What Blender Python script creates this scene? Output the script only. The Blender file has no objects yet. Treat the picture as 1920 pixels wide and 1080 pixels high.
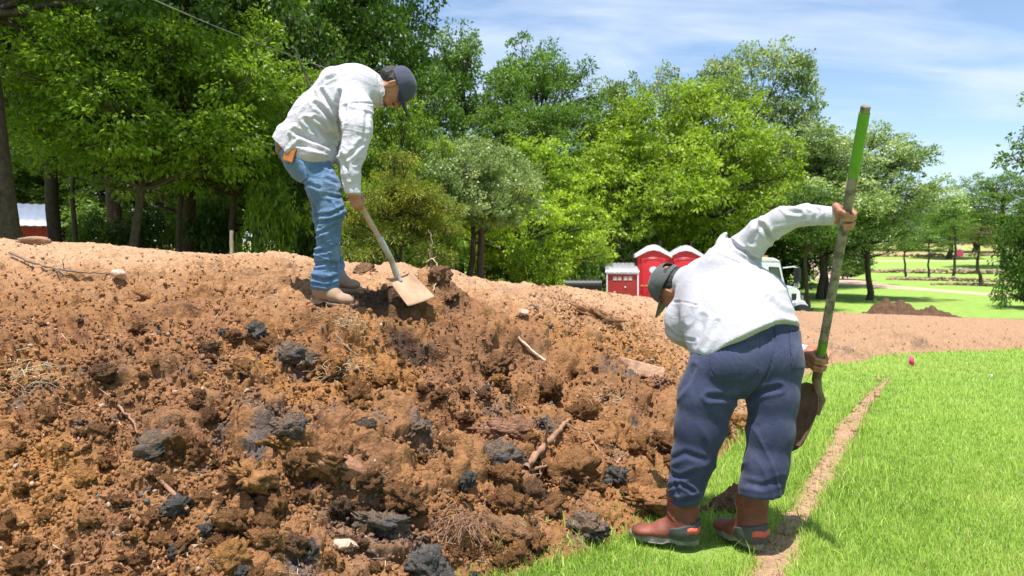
import bpy, bmesh, math, random
import numpy as np
from mathutils import Vector, Matrix

R = math.radians
random.seed(11)
rng = np.random.default_rng(11)
scene = bpy.context.scene
COL = scene.collection

# ------------------------------------------------------------------ camera
FPX, CX, HY, CZ = 1500.0, 960.0, 500.0, 1.35      # photo pixels: focal length, centre column, eye-level row; eye height
cam_d = bpy.data.cameras.new('camera')
cam_d.sensor_width = 36.0
cam_d.lens = FPX / 1920.0 * 36.0
cam_d.shift_y = -(540.0 - HY) / 1920.0
cam_d.clip_start = 0.05
cam_d.clip_end = 3000.0
cam_d.dof.use_dof = True
cam_d.dof.focus_distance = 4.6
cam_d.dof.aperture_fstop = 4.0
cam = bpy.data.objects.new('camera', cam_d)
cam.location = (0, 0, CZ)
cam.rotation_euler = (R(90), 0, 0)
COL.objects.link(cam)
scene.camera = cam

# ------------------------------------------------------------------ sun, sky
SUN_FROM = Vector((-0.05, -0.25, 0.965)).normalized()   # direction towards the sun
sun_el = math.asin(SUN_FROM.z)
sun_d = bpy.data.lights.new('sun', 'SUN')
sun_d.energy = 4.6
sun_d.angle = R(0.55)
sun_d.color = (1.0, 0.955, 0.89)
sun = bpy.data.objects.new('sun', sun_d)
sun.rotation_euler = SUN_FROM.to_track_quat('Z', 'Y').to_euler()
COL.objects.link(sun)

world = bpy.data.worlds.new('World')
scene.world = world
world.use_nodes = True
wt = world.node_tree
wt.nodes.clear()
w_out = wt.nodes.new('ShaderNodeOutputWorld')
w_bg = wt.nodes.new('ShaderNodeBackground')
w_bg.inputs['Strength'].default_value = 0.115
w_sky = wt.nodes.new('ShaderNodeTexSky')
w_sky.sky_type = 'NISHITA'
w_sky.sun_disc = False
w_sky.sun_elevation = sun_el
w_sky.sun_rotation = math.atan2(SUN_FROM.x, SUN_FROM.y)
w_sky.altitude = 200
w_sky.air_density = 1.0
w_sky.dust_density = 0.6
w_sky.ozone_density = 1.6
# thin wispy cloud mixed over the clear sky, the same all round
w_tc = wt.nodes.new('ShaderNodeTexCoord')
w_sep = wt.nodes.new('ShaderNodeSeparateXYZ')
w_add = wt.nodes.new('ShaderNodeMath'); w_add.operation = 'ADD'; w_add.inputs[1].default_value = 0.22
w_dx = wt.nodes.new('ShaderNodeMath'); w_dx.operation = 'DIVIDE'
w_dy = wt.nodes.new('ShaderNodeMath'); w_dy.operation = 'DIVIDE'
w_cmb = wt.nodes.new('ShaderNodeCombineXYZ')
w_map = wt.nodes.new('ShaderNodeMapping')
w_map.inputs['Rotation'].default_value = (0, 0, R(24))
w_map.inputs['Scale'].default_value = (0.55, 1.5, 1.0)
w_map.inputs['Location'].default_value = (0.35, 0.2, 0.0)
w_no = wt.nodes.new('ShaderNodeTexNoise')
w_no.inputs['Scale'].default_value = 2.1
w_no.inputs['Detail'].default_value = 9
w_no.inputs['Roughness'].default_value = 0.56
w_no.inputs['Distortion'].default_value = 0.5
w_ramp = wt.nodes.new('ShaderNodeValToRGB')
w_ramp.color_ramp.elements[0].position = 0.42
w_ramp.color_ramp.elements[0].color = (0.0, 0.0, 0.0, 1)
w_ramp.color_ramp.elements[1].position = 0.70
w_ramp.color_ramp.elements[1].color = (0.8, 0.8, 0.8, 1)
w_mix = wt.nodes.new('ShaderNodeMix'); w_mix.data_type = 'RGBA'
w_mix.inputs['B'].default_value = (4.4, 5.0, 5.9, 1)
L = wt.links.new
L(w_tc.outputs['Generated'], w_sep.inputs[0])
L(w_sep.outputs['Z'], w_add.inputs[0])
L(w_sep.outputs['X'], w_dx.inputs[0]); L(w_add.outputs[0], w_dx.inputs[1])
L(w_sep.outputs['Y'], w_dy.inputs[0]); L(w_add.outputs[0], w_dy.inputs[1])
L(w_dx.outputs[0], w_cmb.inputs['X']); L(w_dy.outputs[0], w_cmb.inputs['Y'])
L(w_cmb.outputs[0], w_map.inputs['Vector'])
L(w_map.outputs[0], w_no.inputs['Vector'])
L(w_no.outputs['Fac'], w_ramp.inputs[0])
L(w_ramp.outputs['Color'], w_mix.inputs['Factor'])
L(w_sky.outputs[0], w_mix.inputs['A'])
L(w_mix.outputs['Result'], w_bg.inputs['Color'])
L(w_bg.outputs[0], w_out.inputs[0])

scene.view_settings.view_transform = 'Standard'
scene.view_settings.look = 'None'
scene.view_settings.exposure = 0.80
scene.view_settings.gamma = 1.0
scene.render.engine = 'CYCLES'
scene.cycles.use_denoising = True
scene.cycles.max_bounces = 7
scene.cycles.transparent_max_bounces = 6
scene.cycles.diffuse_bounces = 4
scene.cycles.transmission_bounces = 5

# ------------------------------------------------------------------ helpers
def P(px, py, d):
    """photo pixel + distance in front of the camera -> world point"""
    return np.array([(px - CX) / FPX * d, d, CZ - (py - HY) / FPX * d])

def tag(o, label=None, cat=None, group=None, kind=None):
    if label: o['label'] = label
    if cat: o['category'] = cat
    if group: o['group'] = group
    if kind: o['kind'] = kind
    return o

def mesh_np(name, v, f, smooth=True):
    """mesh from an (N,3) array and a list of face arrays (each (M,k)) or one array"""
    me = bpy.data.meshes.new(name)
    v = np.asarray(v, dtype=np.float32)
    fs = [np.asarray(a, dtype=np.int32) for a in (f if isinstance(f, list) else [f])]
    fs = [a for a in fs if a.size]
    me.vertices.add(len(v)); me.vertices.foreach_set('co', v.ravel())
    nl = sum(a.size for a in fs); npoly = sum(len(a) for a in fs)
    me.loops.add(nl); me.loops.foreach_set('vertex_index', np.concatenate([a.ravel() for a in fs]))
    tot = np.concatenate([np.full(len(a), a.shape[1], np.int32) for a in fs])
    start = np.concatenate([[0], np.cumsum(tot)[:-1]]).astype(np.int32)
    me.polygons.add(npoly)
    me.polygons.foreach_set('loop_start', start)
    me.polygons.foreach_set('loop_total', tot)
    me.update(calc_edges=True)
    if smooth:
        me.polygons.foreach_set('use_smooth', np.ones(npoly, dtype=bool))
    return me

def obj(name, me, mat=None, parent=None, loc=None):
    o = bpy.data.objects.new(name, me)
    COL.objects.link(o)
    if mat is not None and me is not None:
        if not me.materials: me.materials.append(mat)
    if parent is not None: o.parent = parent
    if loc is not None: o.location = tuple(loc)
    return o

def empty(name, loc=(0, 0, 0), rz=0.0):
    o = bpy.data.objects.new(name, None)
    o.empty_display_size = 0.2
    o.location = tuple(loc); o.rotation_euler = (0, 0, rz)
    COL.objects.link(o)
    return o

def copy_tree(o, parent=None):
    c = o.copy(); COL.objects.link(c)
    if parent is not None: c.parent = parent
    for ch in list(o.children): copy_tree(ch, c)
    return c

class MB:
    """collects simple solids into one mesh"""
    def __init__(s): s.bm = bmesh.new()
    def box(s, c, size, rot=None, bev=0.0):
        m = Matrix.Translation(Vector(c)) @ (rot.to_4x4() if rot is not None else Matrix.Identity(4))
        r = bmesh.ops.create_cube(s.bm, size=1.0)
        vs = r['verts']
        bmesh.ops.scale(s.bm, vec=Vector(size), verts=vs)
        if bev > 0:
            es = list({e for v in vs for e in v.link_edges})
            rb = bmesh.ops.bevel(s.bm, geom=es, offset=bev, segments=2, profile=0.6, affect='EDGES')
            vs = list({v for f in rb['faces'] for v in f.verts} | {v for v in vs if v.is_valid})
            vs = list({v for v in vs} | {w for v in vs for e in v.link_edges for w in e.verts})
        bmesh.ops.transform(s.bm, matrix=m, verts=vs)
        return s
    def prism(s, poly, thick, m):
        """poly: 2-D outline in local XZ, extruded along local Y from 0 to thick, then matrix m"""
        a = [s.bm.verts.new(m @ Vector((x, 0, z))) for x, z in poly]
        b = [s.bm.verts.new(m @ Vector((x, thick, z))) for x, z in poly]
        s.bm.faces.new(a); s.bm.faces.new(b[::-1])
        n = len(poly)
        for i in range(n):
            s.bm.faces.new((a[i], b[i], b[(i + 1) % n], a[(i + 1) % n]))
        return s
    def tube(s, pts, rad, sides=10, cap=True):
        v, f4, f3 = tube_np(np.array(pts, float), np.full(len(pts), rad) if np.isscalar(rad) else np.array(rad, float), sides)
        vs = [s.bm.verts.new(p) for p in v]
        for q in f4: s.bm.faces.new([vs[i] for i in q])
        if cap:
            s.bm.faces.new([vs[i] for i in range(sides)][::-1])
            n = len(v)
            s.bm.faces.new([vs[i] for i in range(n - sides, n)])
        return s
    def build(s, name, mat, parent=None, smooth=False, loc=None):
        bmesh.ops.recalc_face_normals(s.bm, faces=s.bm.faces)
        me = bpy.data.meshes.new(name); s.bm.to_mesh(me); s.bm.free()
        if smooth:
            me.polygons.foreach_set('use_smooth', np.ones(len(me.polygons), dtype=bool))
            try: me.set_sharp_from_angle(angle=R(40))
            except Exception: pass
        return obj(name, me, mat, parent, loc)

def tube_np(pts, rad, sides=6):
    n = len(pts)
    t = np.gradient(pts, axis=0); t /= np.linalg.norm(t, axis=1)[:, None] + 1e-9
    ref = np.array([0.31, 0.87, 0.38])
    a = np.cross(t, ref); a /= np.linalg.norm(a, axis=1)[:, None] + 1e-9
    b = np.cross(t, a)
    ang = np.arange(sides) / sides * 2 * np.pi
    v = pts[:, None, :] + rad[:, None, None] * (np.cos(ang)[None, :, None] * a[:, None, :] + np.sin(ang)[None, :, None] * b[:, None, :])
    i = np.arange(n - 1)[:, None] * sides; k = np.arange(sides)[None, :]; k2 = (k + 1) % sides
    f = np.stack([i + k, i + k2, i + sides + k2, i + sides + k], -1).reshape(-1, 4)
    return v.reshape(-1, 3), f, None

def join_np(parts):
    """[(v,f)] -> one v,f (same face size)"""
    vs, fs, o = [], [], 0
    for v, f in parts:
        vs.append(v); fs.append(np.asarray(f) + o); o += len(v)
    return np.concatenate(vs), np.concatenate(fs)

# ---- lattice noise
def _hash(ix, iy, iz, s):
    n = (ix.astype(np.int64) * 374761393 + iy.astype(np.int64) * 668265263 + iz.astype(np.int64) * 1440662683 + s * 974634777) & 0xffffffff
    n = ((n ^ (n >> 13)) * 1274126177) & 0xffffffff
    n = ((n ^ (n >> 15)) * 2246822519) & 0xffffffff
    return ((n ^ (n >> 16)) & 0xffffff) / float(0x1000000)

def vnoise(x, y, z=None, seed=0):
    x = np.asarray(x, float); y = np.asarray(y, float)
    ix = np.floor(x); iy = np.floor(y); fx = x - ix; fy = y - iy
    u = fx * fx * fx * (fx * (fx * 6 - 15) + 10); v = fy * fy * fy * (fy * (fy * 6 - 15) + 10)
    if z is None:
        iz = np.zeros_like(ix)
        h = lambda a, b: _hash(ix + a, iy + b, iz, seed)
        r = (h(0, 0) * (1 - u) + h(1, 0) * u) * (1 - v) + (h(0, 1) * (1 - u) + h(1, 1) * u) * v
    else:
        z = np.asarray(z, float); iz = np.floor(z); fz = z - iz
        w = fz * fz * fz * (fz * (fz * 6 - 15) + 10)
        h = lambda a, b, c: _hash(ix + a, iy + b, iz + c, seed)
        r0 = (h(0, 0, 0) * (1 - u) + h(1, 0, 0) * u) * (1 - v) + (h(0, 1, 0) * (1 - u) + h(1, 1, 0) * u) * v
        r1 = (h(0, 0, 1) * (1 - u) + h(1, 0, 1) * u) * (1 - v) + (h(0, 1, 1) * (1 - u) + h(1, 1, 1) * u) * v
        r = r0 * (1 - w) + r1 * w
    return r * 2 - 1

def fbm(x, y, z=None, seed=0, oct=4, gain=0.5):
    s = 0.0; a = 1.0; f = 1.0; n = 0.0
    for k in range(oct):
        s = s + a * vnoise(x * f + 17.3 * k, y * f - 9.1 * k, None if z is None else z * f + 5.7 * k, seed + k); n += a
        a *= gain; f *= 2.03
    return s / n

def worley2(x, y, seed=0):
    """2-D cellular: nearest and second distance, random value of the nearest cell"""
    ix = np.floor(x); iy = np.floor(y); z0 = np.zeros_like(ix)
    b1 = np.full(x.shape, 9.0); b2 = np.full(x.shape, 9.0); rid = np.zeros(x.shape)
    for a in (-1, 0, 1):
        for b in (-1, 0, 1):
            cx = ix + a; cy = iy + b
            px = cx + _hash(cx, cy, z0, seed); py = cy + _hash(cx, cy, z0, seed + 1)
            d = (px - x) ** 2 + (py - y) ** 2
            m = d < b1
            b2 = np.where(m, b1, np.minimum(b2, d))
            b1 = np.where(m, d, b1); rid = np.where(m, _hash(cx, cy, z0, seed + 2), rid)
    return np.sqrt(b1), np.sqrt(b2), rid

def sstep(a, b, x):
    t = np.clip((x - a) / (b - a), 0, 1); return t * t * (3 - 2 * t)

# ---- materials
def new_mat(name):
    m = bpy.data.materials.new(name); m.use_nodes = True
    nt = m.node_tree; nt.nodes.clear()
    out = nt.nodes.new('ShaderNodeOutputMaterial')
    return m, nt, out

def N(nt, typ, inp=None, **props):
    n = nt.nodes.new(typ)
    for k, v in props.items(): setattr(n, k, v)
    if inp:
        for k, v in inp.items():
            s = n.inputs[k]
            if isinstance(v, bpy.types.NodeSocket): nt.links.new(v, s)
            else: s.default_value = v
    return n

def ramp(nt, fac, stops):
    n = nt.nodes.new('ShaderNodeValToRGB')
    e = n.color_ramp.elements
    while len(e) < len(stops): e.new(0.5)
    for i, (p, c) in enumerate(stops):
        e[i].position = p; e[i].color = (c[0], c[1], c[2], 1) if not np.isscalar(c) else (c, c, c, 1)
    nt.links.new(fac, n.inputs[0])
    return n.outputs[0]

def mixc(nt, fac, a, b, mode='MIX'):
    n = nt.nodes.new('ShaderNodeMix'); n.data_type = 'RGBA'; n.blend_type = mode
    for s, v in ((n.inputs['Factor'], fac), (n.inputs['A'], a), (n.inputs['B'], b)):
        if isinstance(v, bpy.types.NodeSocket): nt.links.new(v, s)
        elif np.isscalar(v): s.default_value = v
        else: s.default_value = (v[0], v[1], v[2], 1)
    return n.outputs['Result']

def noise(nt, vec, scale, detail=5, rough=0.55, dist=0.0):
    return N(nt, 'ShaderNodeTexNoise', {'Vector': vec, 'Scale': scale, 'Detail': detail, 'Roughness': rough, 'Distortion': dist}).outputs['Fac']

def simple(name, c1, c2=None, scale=8.0, rough=0.7, metal=0.0, bump=0.0, bscale=None, spec=0.5, contrast=(0.35, 0.65), coord='Object', sheen=0.0):
    """two-tone noise material with optional fine relief"""
    m, nt, out = new_mat(name)
    tc = N(nt, 'ShaderNodeTexCoord').outputs[coord]
    b = N(nt, 'ShaderNodeBsdfPrincipled', {'Roughness': rough, 'Metallic': metal, 'Specular IOR Level': spec})
    if c2 is None: c2 = tuple(x * 0.8 for x in c1)
    fac = noise(nt, tc, scale, 6, 0.6)
    nt.links.new(ramp(nt, fac, [(contrast[0], c1), (contrast[1], c2)]), b.inputs['Base Color'])
    if sheen: b.inputs['Sheen Weight'].default_value = sheen
    if bump:
        bn = N(nt, 'ShaderNodeBump', {'Strength': bump, 'Distance': 0.01, 'Height': noise(nt, tc, bscale or scale * 6, 6, 0.65)})
        nt.links.new(bn.outputs[0], b.inputs['Normal'])
    nt.links.new(b.outputs[0], out.inputs[0])
    return m
# ================================================================== terrain
_gy = np.array([-60, 13.5, 17, 21, 27, 36, 45, 80, 110, 150, 220, 400, 1500.])
_gz = np.array([0, 0, -0.10, -0.24, -0.30, -0.15, 0.0, 0.55, 2.1, 4.5, 8.0, 12.0, 14.0])
def ground_z(x, y):
    x = np.asarray(x, float); y = np.asarray(y, float)
    z = np.interp(y, _gy, _gz)
    far = sstep(20, 60, y)
    return z + far * 0.25 * fbm(x * 0.05, y * 0.05, seed=40, oct=2)

# toe and crest of the spoil mound, plan positions (x -> y) and crest height
_tx = np.array([-12, -8, -4, -2, -1, -0.3, .12, .54, 1.1, 1.7, 2.8, 4.1, 5.9, 8.4, 14, 25.])
_ty = np.array([1.2, 1.5, 1.9, 2.3, 2.65, 3.05, 3.5, 4.05, 5.0, 6.1, 8.4, 10.7, 12.3, 13.1, 13.6, 14.5])
_cp = [(-400, 440, 5.9), (0, 450, 6.2), (200, 463, 6.4), (430, 482, 6.6), (590, 492, 6.9), (820, 512, 7.4), (1000, 536, 8.3),
       (1140, 551, 9.8), (1260, 566, 11.2), (1500, 584, 13.8), (1920, 601, 15.0), (2500, 612, 16.5)]
_cpw = np.array([P(*c) for c in _cp])
def toe_y(x): return np.interp(x, _tx, _ty)
def crest_y(x): return np.interp(x, _cpw[:, 0], _cpw[:, 1])
def crest_z(x): return np.interp(x, _cpw[:, 0], _cpw[:, 2])

PADS = []          # (x, y, z, inner radius, outer radius): trodden spots that carry feet and things
BUMPS = [(-0.68, 5.12, 0.14, 0.50), (-0.45, 5.2, 0.05, 0.3), (-0.60, 5.95, 0.17, 0.20), (-0.42, 5.85, 0.10, 0.16), (-0.86, 5.62, 0.08, 0.10), (-0.84, 5.12, -0.06, 0.16), (-0.62, 4.80, -0.07, 0.12),
         (0.1, 3.9, 0.05, 0.3), (-1.25, 3.55, -0.12, 0.17), (-0.42, 4.35, -0.09, 0.16), (0.45, 4.9, -0.10, 0.17), (1.05, 5.6, 0.10, 0.28), (1.28, 5.9, 0.08, 0.2)]

def mound_parts(x, y):
    x = np.asarray(x, float); y = np.asarray(y, float)
    wx = x + 0.10 * fbm(x * 2.2, y * 2.2, seed=3, oct=3)
    wy = y + 0.10 * fbm(x * 2.2 + 9, y * 2.2, seed=4, oct=3)
    T = toe_y(x) + 0.22 * fbm(x * 1.6, y * 1.6, seed=5, oct=3) + 0.05
    C = crest_y(x); Z = crest_z(x)
    t = (y - T) / (C - T)
    tc = np.clip(t, 0, 1)
    base = Z * (1 - (1 - tc) ** 2.15)
    right = sstep(1.2, 4.5, x)
    base = base * (1 - right) + Z * (tc ** 0.9) * right
    back = np.clip((y - C) / 3.4, 0, 1)
    base = base * (1 - back * back * (3 - 2 * back)) + np.where(y > C, ground_z(x, y) - 0.35, 0) * (back * back * (3 - 2 * back))
    base = base + np.where(t < 0, np.maximum(t * (C - T), -0.6) * 0.35, 0.0)
    rough = np.clip(1.22 - 0.98 * tc, 0.26, 1.0) * (1 - 0.50 * sstep(0.9, 3.2, x) * sstep(5.5, 8, y))
    rough = rough * np.clip(0.15 + (t + 0.02) * 7, 0.0, 1)
    rough = rough * (0.55 + 0.6 * sstep(-0.5, 0.45, fbm(x * 0.55 + 3, y * 0.7, seed=12, oct=2)))
    return wx, wy, t, base, rough

def lump(wx, wy, cell, seed, gate, block=0.0):
    F, F2, r = worley2(wx / cell, wy / cell, seed)
    h = np.sqrt(np.maximum(0, 1 - (F / 0.68) ** 2))
    if block > 0:
        hb = np.clip((F2 - F) * 2.6, 0, 1) ** 0.55
        h = h * (1 - block) + hb * block
    return np.where(r > gate, h * (0.30 + 0.70 * (r - gate) / (1 - gate)), 0.12 * h), r

def mound_disp(x, y, full=False):
    """base height and relief along the surface normal"""
    x = np.asarray(x, float); y = np.asarray(y, float)
    wx, wy, t, base, rough = mound_parts(x, y)
    for bx, by, h, r in BUMPS:
        base = base + h * np.exp(-((x - bx) ** 2 + (y - by) ** 2) / (r * r))
    base = base + 0.15 * rough * fbm(x * 1.1, y * 1.1, seed=21, oct=3)
    wy = wy + 0.45 * base
    s = y + 0.45 * base
    w1x = wx + .07 * fbm(x * 5, s * 5, seed=13, oct=3); w1y = wy + .07 * fbm(x * 5 + 3, s * 5, seed=14, oct=3)
    l1, r1 = lump(w1x, w1y, 0.40, 30, 0.40, .55)
    wx2 = w1x + 0.035 * vnoise(x * 13, s * 13, seed=8); wy2 = w1y + 0.035 * vnoise(x * 13 + 5, s * 13, seed=9)
    l2, r2 = lump(wx2, wy2, 0.19, 33, 0.30, .45)
    wx3 = wx2 + 0.014 * vnoise(x * 37, s * 37, seed=10); wy3 = wy2 + 0.014 * vnoise(x * 37 + 5, s * 37, seed=11)
    l3, r3 = lump(wx3, wy3, 0.088, 36, 0.25, .3)
    l4, r4 = lump(wx3, wy3, 0.043, 39, 0.2)
    l5, r5 = lump(wx3, wy3, 0.021, 42, 0.25)
    d = rough * (0.130 * l1 + 0.088 * l2) + (0.22 + 0.78 * rough) * 0.039 * l3 + (0.45 + 0.55 * rough) * 0.0190 * l4 + (0.6 + .4 * rough) * 0.0085 * l5
    d = d + 0.009 * (0.25 + rough) * fbm(x * 24, s * 24, seed=50, oct=3) - rough * 0.100
    for px_, py_, pz, r0, r1_ in PADS:
        q = np.hypot(x - px_, y - py_)
        k = 1 - sstep(r0, r1_, q)
        base = base * (1 - k) + pz * k
        kk = 1 - sstep(r0, r0 + .14, q)
        d = d * (1 - kk) + (0.010 * (l4 - .4) + .005 * (l5 - .4)) * kk
    if full: return base, d, t, rough, (r1, r2, r3, r4), (l1, l2, l3)
    return base, d

def mound_z(x, y):
    b, d = mound_disp(x, y)
    return b + d

# trodden spots: both feet of the man on the mound
A_D = 5.0
foot_a1 = P(622, 574, 5.0)      # near (right) foot
foot_a2 = P(650, 545, 5.32)     # far (left) foot
PADS += [(foot_a1[0] + .02, foot_a1[1], foot_a1[2] - .022, 0.13, 0.62), (foot_a2[0] + .02, foot_a2[1] + .03, foot_a2[2] - .022, 0.13, 0.5)]

# ---- soil material: soil kinds come as a vertex colour, the grain and relief from noise
def soil_mat(name, attr=True, c=None, bump=0.55, gs=1.0):
    m, nt, out = new_mat(name)
    geo = N(nt, 'ShaderNodeTexCoord').outputs['Object']
    if attr == 'object': base = mixc(nt, 1.0, N(nt, 'ShaderNodeObjectInfo').outputs['Color'], ramp(nt, noise(nt, geo, .9, 5, .65), [(.34, (1.22, 1.18, 1.1)), (.62, (.60, .60, .62))]), 'MULTIPLY')
    elif attr: base = N(nt, 'ShaderNodeAttribute', attribute_name='soil').outputs['Color']
    else:
        base = mixc(nt, ramp(nt, noise(nt, geo, 5.0 * gs * 2, 5, .6), [(.36, 0.0), (.62, 1.0)]), c[0], c[1])
    n1 = noise(nt, geo, 38 * gs, 8, 0.68)
    n2 = noise(nt, geo, 210 * gs, 4, 0.7)
    k = ramp(nt, n1, [(0.30, 0.62), (0.52, 1.0), (0.72, 1.34)])
    c1 = mixc(nt, 1.0, base, k, 'MULTIPLY')
    k2 = ramp(nt, n2, [(0.30, 0.60), (0.68, 1.36)])
    c2 = mixc(nt, 1.0, c1, k2, 'MULTIPLY')
    # scattered pale grit
    vor = N(nt, 'ShaderNodeTexVoronoi', {'Vector': geo, 'Scale': 46.0 * gs}).outputs['Distance']
    gr = ramp(nt, vor, [(0.10, 0.55), (0.16, 0.0)])
    nz = ramp(nt, noise(nt, geo, 7.0 * gs, 3), [(0.50, 0.0), (0.64, 1.0)])
    gf = N(nt, 'ShaderNodeMath', {0: gr, 1: nz}, operation='MULTIPLY').outputs[0]
    c3 = mixc(nt, gf, c2, (0.52, 0.36, 0.25))
    b = N(nt, 'ShaderNodeBsdfPrincipled', {'Roughness': 0.95, 'Specular IOR Level': 0.15})
    nt.links.new(c3, b.inputs['Base Color'])
    hsum = N(nt, 'ShaderNodeMath', {0: n1, 1: n2}, operation='ADD').outputs[0]
    # crumb relief: rounded grains of two sizes, warped
    wv = N(nt, 'ShaderNodeVectorMath', {0: geo, 1: N(nt, 'ShaderNodeVectorMath', {0: N(nt, 'ShaderNodeTexNoise', {'Vector': geo, 'Scale': 30.0 * gs}).outputs['Color'], 'Scale': .035 / gs}, operation='SCALE').outputs[0]}, operation='ADD').outputs[0]
    for vs_, wt_ in ((48.0, -1.1), (115.0, -.55)):
        vd = N(nt, 'ShaderNodeTexVoronoi', {'Vector': wv, 'Scale': vs_ * gs}).outputs['Distance']
        hsum = N(nt, 'ShaderNodeMath', {0: vd, 1: wt_, 2: hsum}, operation='MULTIPLY_ADD').outputs[0]
    bn = N(nt, 'ShaderNodeBump', {'Strength': bump, 'Distance': 0.018 if gs == 1 else .018, 'Height': hsum})
    nt.links.new(bn.outputs[0], b.inputs['Normal'])
    nt.links.new(b.outputs[0], out.inputs[0])
    return m

SOIL = soil_mat('soil')
PALE = np.array([.50, .31, .185]); BROWN = np.array([.285, .142, .062]); DARK = np.array([.13, .070, .040])
OCHRE = np.array([.36, .170, .052]); CLAY = np.array([.10, .094, .092]); REDD = np.array([.31, .15, .078])

CLAY_SPOTS = [(545, 672, .13), (300, 838, .11), (545, 815, .17), (780, 815, .13), (930, 862, .14), (1095, 1000, .17), (715, 985, .20), (690, 730, .10), (640, 950, .12),
              (790, 1015, .12), (460, 790, .09), (1160, 850, .11), (1190, 800, .08), (390, 655, .07), (700, 800, .10), (1010, 930, .09), (560, 1060, .10)]
def base_hit(px, py):
    d = np.geomspace(2.2, 9, 500); xx = (px - CX) / FPX * d; zr = CZ - (py - HY) / FPX * d
    zm = mound_disp(xx, d)[0]
    k = int(np.argmax(zr <= zm)); return np.array([xx[k], d[k], zm[k]])

def soil_colour(x, y, z, t, rough, rr, ll):
    def mixin(c, k, target): return c * (1 - k[:, None]) + target[None, :] * k[:, None]
    n1 = fbm(x * 0.9 + 7, y * 0.9, z * .9, seed=61, oct=3); n2 = fbm(x * 2.6, y * 2.6 + 4, z * 2.6, seed=62, oct=3); n3 = fbm(x * 8, y * 8, z * 8, seed=66, oct=4)
    c = np.repeat(BROWN[None, :], len(x), 0)
    c = mixin(c, np.clip(0.35 + 1.7 * n1 + .8 * n3, 0, 1) * 0.6, OCHRE)
    c = mixin(c, np.clip(0.15 + 1.4 * n2, 0, 1) * 0.5, REDD)
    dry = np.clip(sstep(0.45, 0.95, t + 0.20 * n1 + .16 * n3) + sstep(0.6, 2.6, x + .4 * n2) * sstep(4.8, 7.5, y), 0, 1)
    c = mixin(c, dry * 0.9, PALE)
    r1, r2, r3, r4 = rr
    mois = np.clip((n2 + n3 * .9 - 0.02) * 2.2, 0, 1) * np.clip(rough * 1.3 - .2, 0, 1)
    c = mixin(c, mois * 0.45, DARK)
    zone = fbm(x * 1.7 + 2, y * 1.7 + 1, z * 1.7, seed=64, oct=4) + .45 * n3
    clay = sstep(0.34, 0.44, zone) * sstep(0.45, .75, rough) * (1 - sstep(.20, .36, t))
    c = mixin(c, clay * np.clip(.55 + 2.2 * n3, 0, .85), CLAY)
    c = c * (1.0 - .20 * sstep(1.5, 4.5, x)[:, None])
    # clay seams round the clay lumps
    for px_, py_, r_ in CLAY_SPOTS:
        h = base_hit(px_, py_)
        q = np.hypot(np.hypot(x - h[0], y - h[1]), .6 * (z - h[2])) / r_
        c = mixin(c, (1 - sstep(.45, 1.0, q + 1.1 * n3 + .5 * n2)) * np.clip(.62 + 1.2 * n3, .2, .9), CLAY)
    # freshly turned moist soil by the shovel
    fresh = np.maximum(np.exp(-(((x + .82) / .26) ** 2 + ((y - 5.18) / .24) ** 2) ** 2), np.exp(-(((x + .62) / .17) ** 2 + ((y - 4.83) / .13) ** 2) ** 2))
    fresh = np.maximum(fresh, 0.55 * np.exp(-(((x + .42) / .2) ** 2 + ((y - 5.7) / .25) ** 2)))
    c = mixin(c, np.clip(fresh * (1.1 + .5 * n3), 0, 1) * 0.95, np.array([.070, .041, .028]))
    return c

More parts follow.
